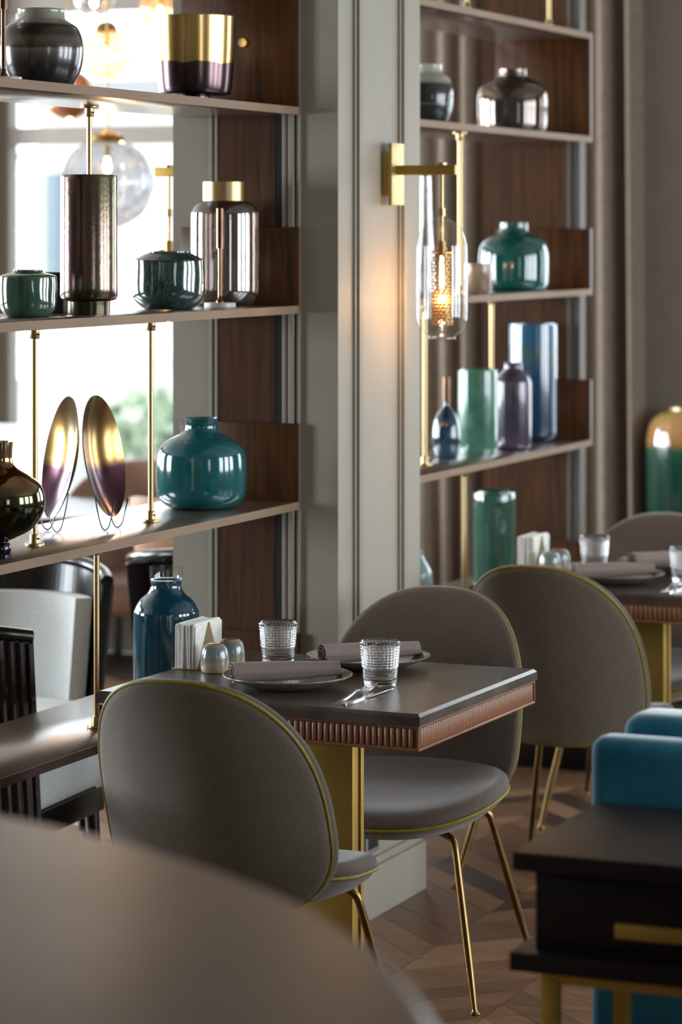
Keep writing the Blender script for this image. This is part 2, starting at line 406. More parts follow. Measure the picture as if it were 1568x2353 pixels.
# piers -------------------------------------------------------------------
PX0, PX1 = -3.18, -2.735
def pier(n, y0, y1, name=None, sock=False):
    p = box(name or f'wall_pier_{n}', PX0, PX1, y0, y1, 0, CE, M['paint']); struct(p)
    # moulded beads on the room face and on both ends
    def bead(x0, x1, ya, yb, z0=.16, z1=CE): box('moulding', x0, x1, ya, yb, z0, z1, M['paint'], p, bevel=.0025)
    L = y1 - y0
    for (yy) in (y0 + .128, y1 - .122):
        for d, w_, h_ in ((-.030, .010, .007), (-.013, .016, .013), (.008, .008, .009), (.022, .006, .005)):
            bead(PX1, PX1 + h_, yy + d - w_ / 2, yy + d + w_ / 2)
            bead(PX0 - h_, PX0, yy + d - w_ / 2, yy + d + w_ / 2)
    for (xx) in (-2.855,):
        for d, w_, h_ in ((-.02, .012, .008), (0.0, .014, .014), (.018, .008, .009)):
            bead(xx + d - w_ / 2, xx + d + w_ / 2, y0 - h_, y0)
            bead(xx + d - w_ / 2, xx + d + w_ / 2, y1, y1 + h_)
    for d in (-.008, .006): bead(-3.065 + d - .004, -3.065 + d + .004, y0 - .007, y0); bead(-3.065 + d - .004, -3.065 + d + .004, y1, y1 + .007)
    # timber inlay on the end faces with a shadow gap beside it
    for (ya, yb) in ((y0 - .006, y0), (y1, y1 + .006)):
        box('timber_inlay', -3.05, -2.90, ya, yb, 0.0, CE, M['walnut_z'], p)
        box('shadow_gap', -2.90, -2.882, ya + .001, yb - .001, 0.0, CE, M['slot'], p)
    # skirting with a stepped cap
    for (a0, a1, b0, b1) in ((PX1, PX1 + .018, y0, y1), (PX0 - .018, PX0, y0, y1)):
        box('skirting', a0, a1, b0, b1, 0, .125, M['paint'], p, bevel=.003)
        s_ = .010
        box('skirting_cap', min(a0, a1) if a0 >= PX1 else a1 - s_, (a0 + s_) if a0 >= PX1 else a1, b0, b1, .125, .145, M['paint'], p, bevel=.003)
    return p
struct(pier(1, 4.2, 4.77, 'wall_near'))
struct(pier(2, 6.52, 7.07, 'wall_middle'))
# last pier of the divider: timber cheek with a narrow grey post beside it
p3 = struct(box('wall_end', -3.20, -2.915, 8.83, 8.93, 0, CE, M['walnut_z']))
box('edge_strip', -2.915, -2.905, 8.83, 8.85, .2, CE, M['slatgrey'], p3)
box('grey_post', -2.905, -2.875, 8.84, 8.90, 0, CE, M['slatgrey'], p3)
box('plinth', -3.2, -2.80, 8.80, 8.83, 0, .09, M['darkwood'], p3, bevel=.004)
box('plinth', -2.84, -2.80, 8.83, 8.95, 0, .09, M['darkwood'], p3, bevel=.004)

# baseboards
struct(box('baseboard_far', LW, RW, FW - .02, FW, 0, .12, M['paint']))
struct(box('baseboard_right', RW - .02, RW, BW, FW, 0, .12, M['paint']))
struct(box('baseboard_left', LW, LW + .02, BW, FW, 0, .12, M['paint']))

# ================================================================== shelving
SX0, SX1 = -3.15, -2.83
def rod(parent, x, y, z0, z1, foot=True, head=True, r=.0062):
    o = tube('rod', [(x, y, z0), (x, y, z1)], r, M['brass'], parent, seg=14)
    def collar(z, up):
        p = [(0, 0), (.020, 0), (.0205, .001), (.0205, .0055), (.0195, .0065), (.0105, .0065), (.0105, .024), (.0095, .0255), (.006, .0255)]
        if not up: p = [(a, -b) for a, b in p]
        c = lathe('flange', p, M['brass'], o, (x, y, z), seg=24)
        tube('screw', [(x + .009, y - .004, z + (.016 if up else -.016)), (x + .0135, y - .006, z + (.016 if up else -.016))], .002, M['slot'], o, seg=8)
    if foot: collar(z0, True)
    if head: collar(z1, False)
    return o
def shelf(parent, y0, y1, ztop, th=.019):
    top_ = M['walnut_y']
    o = box('shelf', SX0, SX1 - .002, y0, y1, ztop - th, ztop, M['walnut_y'], parent, bevel=.0008, seg=1)
    box('edge_band', SX1 - .002, SX1, y0, y1, ztop - th, ztop, M['edge_shaded'] if ztop < .7 else M['edge'], o)
    return o
ZA, ZB, ZC, ZD, ZE, ZF = 2.008, 1.525, 1.048, .628, 2.335, .17
def unit(y0, y1, ends, rods, label, group=None, top_full=True):
    u = thing('shelving_unit', label, 'shelf', ((SX0 + SX1) / 2, (y0 + y1) / 2, 0))
    inv = Vector(((SX0 + SX1) / 2, (y0 + y1) / 2, 0))
    before = set(bpy.data.objects)
    for z in (ZE, ZA, ZB, ZC, ZD): shelf(u, y0 + .018, y1 - .018, z)
    for (ya, yb, nm) in ends:
        for (z0, z1) in ((ZA - .019, ZE), (ZB - .019, 1.716), (ZC - .019, 1.238)):
            e = box('end_panel', SX0, SX1 - .002, ya, yb, z0, z1, M['walnut_z'], u, bevel=.0008, seg=1)
            box('edge_band', SX1 - .002, SX1, ya, yb, z0, z1, M['edge2'], e)
        box('end_panel', SX0, SX1 - .002, ya, yb, 0.0, ZD + .1, M['walnut_z'], u)
    for (x, y, lo, hi) in rods: rod(u, x, y, lo, hi)
    for o in set(bpy.data.objects) - before:
        if o.parent == u: o.location = o.location - inv
    return u
M['edge2'] = mat('panel_edge', (110, 88, 78), rough=.4)
RX = -2.93; th_ = .019
u1 = unit(4.77, 6.52, [(6.502, 6.514, 'a'), (4.776, 4.788, 'b')],
     [(-3.06, 5.845, ZB, ZA - th_), (-2.94, 5.37, ZC, ZB - th_), (-2.943, 5.92, ZC, ZB - th_), (RX, 5.63, ZD, ZC - th_), (-3.06, 4.95, ZA, ZE - th_)],
     'open dark wood shelving with brass rods, left of the grey pier')
u2 = unit(7.07, 8.83, [(8.81, 8.828, 'a'), (7.077, 7.089, 'b')],
     [(-2.88, 7.76, ZB, ZA - th_), (-3.05, 8.50, ZC, ZB - th_), (-2.947, 7.657, ZC, ZB - th_), (-2.9, 7.85, ZD, ZC - th_), (-2.88, 7.82, ZE, CE), (-2.88, 8.55, ZE, CE)],
     'open dark wood shelving with brass rods, right of the pier by the curtain')

# small round brass knob on the timber cheek of the upper box
kb = lathe('knob', [(0, 0), (.012, 0), (.0125, .003), (.011, .006), (0, .007)], M['brass'], u1, seg=24)
kb.rotation_euler = (PI / 2, 0, 0); kb.location = (-2.98 - (SX0 + SX1) / 2, 6.502 - (4.77 + 6.52) / 2, 2.168)

# ================================================================== vases and shelf pieces
def vase(name, label, cat, loc, outer, m, wall=.004, depth=.55, seg=64, fn=None, smooth=5, group=None, rot=0, closed_in=True):
    """outer: profile from the base rim up to the lip; the inside is carried down the neck"""
    p = smooth_prof(outer, smooth) if smooth else list(outer)
    h = p[-1][1]; prof = [(0, p[0][1])] + p
    inner = [(max(r - wall, .001), z) for r, z in reversed(p) if z > h * (1 - depth)]
    prof += inner
    if closed_in: prof += [(0, inner[-1][1])]
    o = lathe(name, prof, m, None, loc, seg, fn)
    o.rotation_euler = (0, 0, rot)
    return tag(o, label, cat, group)
def wobbly(amp, f1=3, f2=17):
    return lambda r, z, a: r * (1 + amp * math.sin(f1 * a + z * 40) * math.cos(z * 55 + a) + amp * .6 * math.sin(f2 * z * 6 + 5 * a))

G_teal = mat('teal_glaze', (16, 74, 78), (22, 88, 92), scale=10, rough=.10, coat=.6, bump=.015, bscale=14, stretch=(1, 1, .4))
G_green = mat('celadon_glaze', (46, 74, 58), (62, 90, 70), scale=30, rough=.12, coat=.8, bump=.10, bscale=9, stretch=(2, 2, 1))
G_dgreen = mat('speckled_green_glaze', (22, 42, 42), (48, 76, 70), scale=90, rough=.12, coat=.9, bump=.10, bscale=9, stretch=(2, 2, 1))
G_blue = mat('petrol_blue_glaze', (2, 50, 64), (6, 62, 78), scale=8, rough=.08, coat=.8)
G_bronze = mat('bronze_lustre', (120, 96, 66), (96, 80, 58), scale=5, rough=.10, metal=1, film=0)
# shelf A
jar_stops = [(0, (30, 27, 26)), (.30, (36, 33, 32)), (.42, (72, 66, 60)), (.47, (92, 88, 84)), (.50, (48, 42, 38)), (.60, (84, 68, 54)), (.66, (44, 34, 30)), (.76, (52, 44, 38)), (.79, (128, 130, 116)), (1.0, (148, 146, 128))]
jar_p = [(.052, 0), (.060, .004), (.077, .040), (.0835, .078), (.0825, .106), (.072, .138), (.053, .154), (.047, .160), (.0455, .176), (.047, .182)]
vase('ceramic_jar', 'round stoneware jar with dark and pale bands on the top left shelf', 'vase', (-2.98, 5.472, ZA), [(a_ * 1.08, b_ * .93) for a_, b_ in jar_p],
     banded('banded_stoneware', jar_stops, .182, rough=.22, wob=.012, coat=.4))
bowl_p = [(.036, 0), (.036, .014), (.040, .016), (.078, .018), (.088, .030), (.0945, .10), (.0975, .180), (.098, .186)]
m_buck = banded('half_dipped_brass', [(0, (66, 56, 62)), (.58, (84, 68, 68)), (.60, (196, 160, 96)), (1, (210, 178, 116))], .186, rough=.2, metal=1, wob=.03)
vase('metal_pot', 'brass pot with a purple-dark dipped lower half on the top left shelf', 'pot', (-2.98, 6.225, ZA), [(a_, b_ * 1.09) for a_, b_ in bowl_p], m_buck, depth=.85, seg=72, wall=.002)
def candlestick(x, y, z, h, label, tube_h=.10, rt=.0085):
    t = thing('candlestick', label, 'candlestick', (x, y, z), 0)
    lathe('base', [(0, 0), (.036, 0), (.0375, .001), (.0375, .011), (.036, .012), (0, .012)], M['marble'], t, seg=36)
    lathe('stem', [(0, .012), (.009, .012), (.009, .016), (.0055, .020), (.0048, .03), (.0048, h - tube_h), (0, h - tube_h)], M['darkbrass'], t, seg=20)
    lathe('socket', [(0, h - tube_h), (rt, h - tube_h), (rt, h), (rt - .0015, h), (rt - .0015, h - .02), (0, h - .02)], M['darkbrass'], t, seg=20)
    return t
M['darkbrass'] = mat('bronze_tube', (110, 84, 64), (80, 58, 46), scale=12, rough=.22, metal=1)
candlestick(-2.93, 5.22, ZA, .32, 'bronze candlestick on a marble disc beside the banded jar, top left shelf', .17)
candlestick(-2.93, 6.262, ZB, .235, 'bronze candlestick on a marble disc in front of the smoky jar', .095)
# shelf B
vase('green_pot', 'low celadon green pot at the left edge of the middle shelf', 'pot', (-2.97, 5.395, ZB),
     [(.038, 0), (.046, .003), (.058, .020), (.0605, .045), (.0605, .080), (.056, .088), (.034, .094), (.031, .099)], G_green, fn=wobbly(.004))
box_ = thing('storage_box', 'dark brown box standing behind the tall iridescent vase', 'box', (-3.07, 5.70, ZB), 0)
box('body', -.045, .045, -.045, .045, 0, .078, M['darkwood'], box_, bevel=.002); box('lid', -.047, .047, -.047, .047, .078, .090, M['darkwood'], box_, bevel=.002)
def iridescent(name, base, base2, film, rough=.2, bump=.03):
    m, t, b = nt(name); v = coords(t, (1, 1, .8))
    b.inputs['Metallic'].default_value = 1; b.inputs['Roughness'].default_value = rough
    n = N(t, 'ShaderNodeTexNoise'); n.inputs['Scale'].default_value = 11; t.links.new(v, n.inputs['Vector'])
    r = N(t, 'ShaderNodeValToRGB'); e = r.color_ramp.elements; e[0].position = .3; e[0].color = lin(base); e[1].position = .7; e[1].color = lin(base2)
    t.links.new(n.outputs['Fac'], r.inputs[0]); t.links.new(r.outputs[0], b.inputs['Base Color'])
    mr = N(t, 'ShaderNodeMapRange'); mr.inputs['To Min'].default_value = film * .55; mr.inputs['To Max'].default_value = film * 1.45
    t.links.new(n.outputs['Fac'], mr.inputs[0]); t.links.new(mr.outputs[0], b.inputs['Thin Film Thickness']); b.inputs['Thin Film IOR'].default_value = 1.9
    n2 = N(t, 'ShaderNodeTexNoise'); n2.inputs['Scale'].default_value = 120; t.links.new(v, n2.inputs['Vector'])
    bp = N(t, 'ShaderNodeBump'); bp.inputs['Strength'].default_value = bump; bp.inputs['Distance'].default_value = .01
    t.links.new(n2.outputs['Fac'], bp.inputs['Height']); t.links.new(bp.outputs[0], b.inputs['Normal'])
    return m
m_ir = iridescent('iridescent_lustre', (122, 92, 96), (94, 98, 70), 400)
vase('tall_vase', 'tall straight iridescent brown vase on a narrow foot, middle shelf', 'vase', (-2.93, 5.593, ZB),
     [(.045, 0), (.046, .002), (.046, .028), (.047, .030), (.058, .033), (.0625, .040), (.062, .06), (.0615, .295), (.060, .301), (.058, .302)], m_ir, smooth=0, depth=.9, wall=.003)
vase('green_pot', 'dark speckled green pot in front of the smoky glass jar', 'pot', (-2.98, 6.088, ZB),
     [(.050, 0), (.060, .003), (.080, .022), (.0855, .045), (.0855, .108), (.083, .114), (.056, .128), (.052, .130), (.0515, .134)], G_dgreen, fn=wobbly(.004))
sj = thing('glass_jar', 'smoky glass jar with a brass collar on the middle shelf', 'vase', (-2.985, 6.405, ZB), 0)
m_smoke = thin_glass('smoked_glass', (.50, .43, .40), .95, .01, base=.17, edge=.6, power=3)
lathe('jar_body', smooth_prof([(.052, .001), (.070, .006), (.0815, .030), (.083, .06), (.083, .205), (.080, .232), (.066, .250), (.052, .255)], 5), m_smoke, sj, seg=72)
lathe('collar', [(.0515, .254), (.0525, .254), (.0525, .300), (.0505, .301), (.0495, .299), (.0495, .256)], M['brass'], sj, seg=60)
# shelf C
vb = [(.021, 0), (.023, .002), (.023, .024), (.018, .034), (.030, .040), (.064, .058), (.086, .088), (.0905, .118), (.083, .145), (.060, .166), (.034, .182), (.0255, .192), (.0245, .210), (.0262, .232), (.027, .234)]
m_bz = banded('bronze_to_green_lustre', [(0, (50, 44, 60)), (.40, (66, 72, 50)), (.6, (96, 92, 70)), (.66, (140, 108, 74)), (.85, (136, 104, 70)), (1, (200, 180, 150))], .234, rough=.08, metal=1, wob=.01)
vase('bulb_vase', 'round bronze mirror-glazed vase on a small foot, left edge of third shelf', 'vase', (-2.895, 5.143, ZC), vb, m_bz)
def dish_on_stand(x, y, rz, label, tilt=0.17):
    t = thing('oval_dish', label, 'dish', (x, y, ZC), rz, 'oval metal dishes on wire stands')
    v, f = [], []; nr, ns = 14, 56
    a, b, dep = .095, .135, .030          # half width, half height, bowl depth
    for side in (0, 1):
        for i in range(nr + 1):
            q = i / nr
            for k in range(ns):
                an = 2 * PI * k / ns
                yy = -dep * (1 - q * q) - (.0025 if side else 0) * (1 - q) - (0 if side == 0 else .0015)
                v.append((a * q * math.cos(an), yy, b * q * math.sin(an)))
    for side in (0, 1):
        o_ = side * (nr + 1) * ns
        for i in range(nr):
            for k in range(ns):
                q = (o_ + i * ns + k, o_ + i * ns + (k + 1) % ns, o_ + (i + 1) * ns + (k + 1) % ns, o_ + (i + 1) * ns + k)
                f.append(q if side else tuple(reversed(q)))
    for k in range(ns):
        f.append((nr * ns + k, nr * ns + (k + 1) % ns, (2 * nr + 1) * ns + (k + 1) % ns, (2 * nr + 1) * ns + k))
    me = bpy.data.meshes.new('dish'); me.from_pydata(v, [], f); me.update()
    bm = bmesh.new(); bm.from_mesh(me); bmesh.ops.remove_doubles(bm, verts=bm.verts, dist=1e-5); bmesh.ops.recalc_face_normals(bm, faces=bm.faces); bm.to_mesh(me); bm.free()
    d = link('dish', me, M['dish'], t, (0, 0, .162)); auto(d, 60); d.rotation_euler = (tilt, 0, 0)
    for sx in (-1, 1):
        pts = [(sx * .026, -.012, .085), (sx * .028, -.004, .045), (sx * .030, .006, .012), (sx * .031, .016, .0018), (sx * .032, .027, .012), (sx * .033, .036, .045), (sx * .034, .042, .068)]
        pts = [Vector(p) for p in pts]; sm = []
        for i in range(len(pts) - 1):
            p0, p1, p2, p3 = pts[max(i - 1, 0)], pts[i], pts[i + 1], pts[min(i + 2, len(pts) - 1)]
            for k in range(6):
                q = k / 6; sm.append(.5 * (2 * p1 + (p2 - p0) * q + (2 * p0 - 5 * p1 + 4 * p2 - p3) * q * q + (3 * p1 - p0 - 3 * p2 + p3) * q ** 3))
        sm.append(pts[-1]); tube('wire_leg', sm, .0015, M['wire'], t, seg=8)
    tube('wire_bar', [(-.026, -.012, .083), (.026, -.012, .083)], .0015, M['wire'], t, seg=8)
    return t
M['dish'] = banded('two_tone_dish', [(0, (60, 38, 48)), (.44, (74, 48, 58)), (.52, (150, 120, 70)), (1, (130, 106, 66))], .27, rough=.2, metal=1, wob=.02)
# band heights of the dish are counted from its centre: shift the ramp input
nd = M['dish'].node_tree
for n_ in nd.nodes:
    if n_.type == 'MATH' and n_.operation == 'DIVIDE':
        ad = nd.nodes.new('ShaderNodeMath'); ad.operation = 'ADD'; ad.inputs[1].default_value = .5
        tgt = [l.to_socket for l in n_.outputs[0].links]
        nd.links.new(n_.outputs[0], ad.inputs[0])
        for s_ in tgt: nd.links.new(ad.outputs[0], s_)
dish_on_stand(-3.035, 5.655, math.radians(138), 'left of the two oval bronze dishes propped on wire stands')
dish_on_stand(-2.965, 5.735, math.radians(-89), 'right of the two oval bronze dishes propped on wire stands, inside facing out')
tealp = [(.066, 0), (.082, .004), (.101, .022), (.1075, .050), (.1075, .112), (.101, .140), (.078, .162), (.050, .176), (.0395, .186), (.038, .200), (.0405, .212), (.0415, .214)]
vase('teal_vase', 'broad glossy teal vase with a short neck at the end of third left shelf', 'vase', (-2.985, 6.275, ZC), tealp, G_teal)
# shelf D
bv = thing('blue_vase', 'tall petrol blue bottle vase behind the napkin holder on the low shelf', 'vase', (-3.0, 6.115, ZD), 0)
lathe('vase_body', [(0, 0)] + smooth_prof([(.062, 0), (.072, .004), (.0765, .02), (.0765, .172), (.073, .198), (.061, .218), (.045, .232), (.0365, .246), (.0350, .258), (.0360, .266)], 5) + [(.032, .266), (.031, .25), (.03, .22), (0, .2)], G_blue, bv, seg=64)
lathe('glass_neck', [(.0372, .262), (.0385, .272), (.0390, .296), (.0380, .297)], M['glass'], bv, seg=48)
# right bay, shelf A
vase('ceramic_jar', 'dark banded stoneware jar on the upper right shelf beside the grey pier', 'vase', (-2.98, 7.771, ZA),
     [(r * .87, z * .96) for r, z in jar_p], banded('banded_stoneware_light', [(0, (34, 33, 34)), (.36, (44, 42, 42)), (.38, (96, 88, 80)), (.40, (38, 36, 36)), (.70, (46, 42, 38)), (.74, (140, 142, 130)), (1, (176, 172, 156))], .175, rough=.2, wob=.01, coat=.4))
sm_v = mat('smoked_lustre_glass', (112, 98, 88), (92, 84, 80), scale=6, rough=.09, metal=.85)
vase('smoky_vase', 'wide grey mirror-finish vase with a short neck in the upper right box', 'vase', (-2.98, 8.50, ZA),
     [(.085, 0), (.100, .004), (.108, .020), (.110, .05), (.110, .112), (.100, .142), (.070, .162), (.046, .174), (.043, .184), (.043, .198)], sm_v)
# right bay, shelf B
vase('clear_vase', 'tall slender clear glass vase behind the wall lamp', 'vase', (-3.0, 7.80, ZB),
     [(.028, 0), (.030, .003), (.030, .05), (.020, .20), (.016, .34)], M['glass'], smooth=4, depth=1, closed_in=False)
vase('beige_tumbler', 'small beige ceramic beaker beside the green vase', 'pot', (-2.93, 8.05, ZB),
     [(.036, 0), (.040, .004), (.041, .085), (.0405, .088)], mat('beige_glaze', (150, 128, 106), (132, 110, 92), scale=20, rough=.2, coat=.4), smooth=0, depth=.9)
vase('green_vase', 'broad bottle green glossy vase with a short neck on the middle right shelf', 'vase', (-2.98, 8.51, ZB),
     [(.085, 0), (.100, .004), (.108, .020), (.110, .05), (.110, .110), (.100, .145), (.074, .166), (.050, .178), (.044, .190), (.044, .208)],
     mat('bottle_green_glaze', (8, 66, 62), (12, 78, 72), scale=8, rough=.08, coat=.7))
# right bay, shelf C
nb = thing('navy_bottle', 'round navy bottle with a slim amber neck tube on the right shelf', 'vase', (-2.99, 7.945, ZC), 0)
lathe('bottle_body', [(0, 0)] + smooth_prof([(.024, 0), (.032, .004), (.041, .035), (.0415, .075), (.034, .115), (.018, .140), (.009, .150), (.008, .165)], 5) + [(0, .165)], mat('navy_glaze', (14, 42, 62), (40, 78, 92), scale=10, rough=.1, coat=.8), nb, seg=48)
lathe('neck_tube', [(.0105, .165), (.0105, .235), (.0095, .235), (.0095, .165)], M['darkbrass'], nb, seg=24)
vase('green_cylinder', 'celadon green cylinder vase in front of the purple bottle', 'vase', (-2.965, 8.143, ZC),
     [(.044, 0), (.052, .003), (.059, .015), (.0595, .225), (.056, .243), (.050, .247), (.048, .252)], mat('pale_celadon_glaze', (52, 98, 80), (70, 118, 98), scale=18, rough=.14, coat=.7, bump=.06, bscale=12), fn=wobbly(.003))
vase('purple_bottle', 'purple grey rounded bottle standing between the green and the blue cylinder vases', 'vase', (-2.925, 8.345, ZC),
     [(.040, 0), (.050, .005), (.056, .025), (.057, .18), (.052, .215), (.034, .235), (.028, .245), (.028, .262)], mat('plum_glaze', (58, 50, 60), (76, 68, 84), scale=12, rough=.16, coat=.6, metal=.2))
vase('blue_cylinder', 'tall deep blue cylinder vase, tallest on the right shelf', 'vase', (-2.985, 8.71, ZC),
     [(.060, 0), (.068, .004), (.0765, .02), (.077, .06), (.077, .345), (.0745, .350)],
     banded('blue_gradient_glaze', [(0, (8, 30, 54)), (.3, (8, 48, 80)), (.65, (12, 60, 92)), (.85, (58, 82, 88)), (1, (16, 84, 118))], .35, rough=.1, coat=.7, wob=.05), smooth=3, depth=.9)
# right bay, shelf D
vase('green_glass_vase', 'tall green glass cylinder vase on the low right shelf', 'vase', (-2.97, 8.302, ZD),
     [(.055, 0), (.062, .004), (.0645, .02), (.0645, .265), (.058, .283), (.050, .290), (.049, .298)], mat('sea_green_glass', (60, 104, 86), (46, 84, 70), scale=5, rough=.06, coat=.8, trans=.35), depth=.9)
vase('pale_blue_vase', 'pale blue glass vase just showing past the pier on low right shelf', 'vase', (-3.04, 7.83, ZD),
     [(.035, 0), (.04, .004), (.048, .04), (.044, .10), (.022, .14), (.020, .16)], mat('pale_blue_glass', (150, 180, 190), rough=.08, coat=.5), depth=.6)

# ================================================================== wall lamps
PERF = None
def perforated(name, r, h, m, parent, loc, na=17, frac=.32):
    """cylinder of hexagonal mesh: every cell is an open hexagon with a thin rim"""
    v, f = [], []; da = 2 * PI / na; cw = r * da; ch = cw * .86; rows = int(h / ch)
    for j in range(rows):
        for i in range(na):
            a0 = (i + (.5 if j % 2 else 0)) * da; z0 = (j + .5) * ch
            b0 = len(v)
            for rad in (.60, .40):
                for k in range(6):
                    an = PI / 6 + k * PI / 3
                    du, dz = rad * cw * math.cos(an), rad * cw * math.sin(an)
                    v.append((r * math.cos(a0 + du / r), r * math.sin(a0 + du / r), z0 + dz))
            for k in range(6): f.append((b0 + k, b0 + (k + 1) % 6, b0 + 6 + (k + 1) % 6, b0 + 6 + k))
    return from_py(name, v, f, m, parent, loc, True)
M['bulb'] = bpy.data.materials.new('warm_bulb'); M['bulb'].use_nodes = True
_b = M['bulb'].node_tree.nodes['Principled BSDF']; _b.inputs['Emission Color'].default_value = (1, .55, .22, 1); _b.inputs['Emission Strength'].default_value = 45
_b.inputs['Base Color'].default_value = (1, .8, .6, 1)
def wall_lamp(loc, rotz, label, group):
    t = thing('wall_lamp', label, 'lamp', loc, rotz, group)     # origin at the wall, arm along local +X
    box('mounting_block', .002, .020, -.040, .040, -.055, .055, M['brass_yellow'], t, bevel=.001)
    box('back_plate', .020, .030, -.043, .043, -.078, .078, M['satin'], t, bevel=.0012)
    box('arm', .030, .186, -.009, .009, -.002, .022, M['brass_yellow'], t, bevel=.001)
    lathe('cap_nut', [(0, .022), (.012, .022), (.012, .028), (0, .029)], M['brass'], t, (.148, 0, 0), seg=20)
    tube('drop_rod', [(.148, 0, -.002), (.148, 0, -.200)], .0042, M['brass'], t, seg=12)
    lathe('rod_collar', [(.0042, -.106), (.0085, -.106), (.0085, -.086), (.0042, -.086)], M['brass'], t, (.148, 0, 0), seg=16)
    gp = smooth_prof([(.010, -.083), (.028, -.092), (.050, -.112), (.0625, -.145), (.0650, -.18), (.0650, -.32), (.061, -.350), (.047, -.372), (.036, -.380), (.0345, -.388)], 6)
    lathe('glass_shade', gp, M['glass'], t, (.148, 0, -.025), seg=56)
    lathe('glass_shade_lip', [(.0345, -.386), (.0365, -.388), (.0335, -.390), (.0345, -.386)], M['glass'], t, (.148, 0, -.025), seg=40)
    lathe('socket', [(0, -.148), (.009, -.148), (.010, -.165), (.010, -.185), (0, -.185)], M['brass_dull'], t, (.148, 0, -.02), seg=20)
    perforated('mesh_cylinder', .028, .185, M['brass_dull'], t, (.148, 0, -.378))
    tube('mesh_bracket', [(.120, 0, -.195), (.176, 0, -.195)], .003, M['brass_dull'], t, seg=8)
    b = lathe('bulb', smooth_prof([(0, -.275), (.004, -.268), (.0058, -.250), (.005, -.225), (.004, -.19), (0, -.186)], 4), M['bulb'], t, (.148, 0, -.02), seg=16)
    l = bpy.data.lights.new('bulb_light', 'POINT'); l.energy = 5; l.color = (1, .56, .26); l.shadow_soft_size = .010
    lo = bpy.data.objects.new('bulb_light', l); C.objects.link(lo); lo.parent = t; lo.location = (.148, 0, -.315)
    return t
wall_lamp((PX1, 6.84, 1.85), 0, 'brass wall lamp with clear glass capsule on the pale face of the pier', 'brass wall lamps')
wall_lamp((PX0, 6.80, 1.85), PI, 'brass wall lamp seen through the shelves against the bright window', 'brass wall lamps')
sk = thing('wall_socket', 'small dark wall socket low on the grey pier above the skirting', 'socket', (PX1, 6.72, .19))
box('plate', .001, .010, -.045, .045, -.03, .03, mat('grey_plastic', (110, 118, 120), rough=.3), sk, bevel=.003)
box('insert', .010, .012, -.03, .03, -.018, .018, M['slot'], sk)

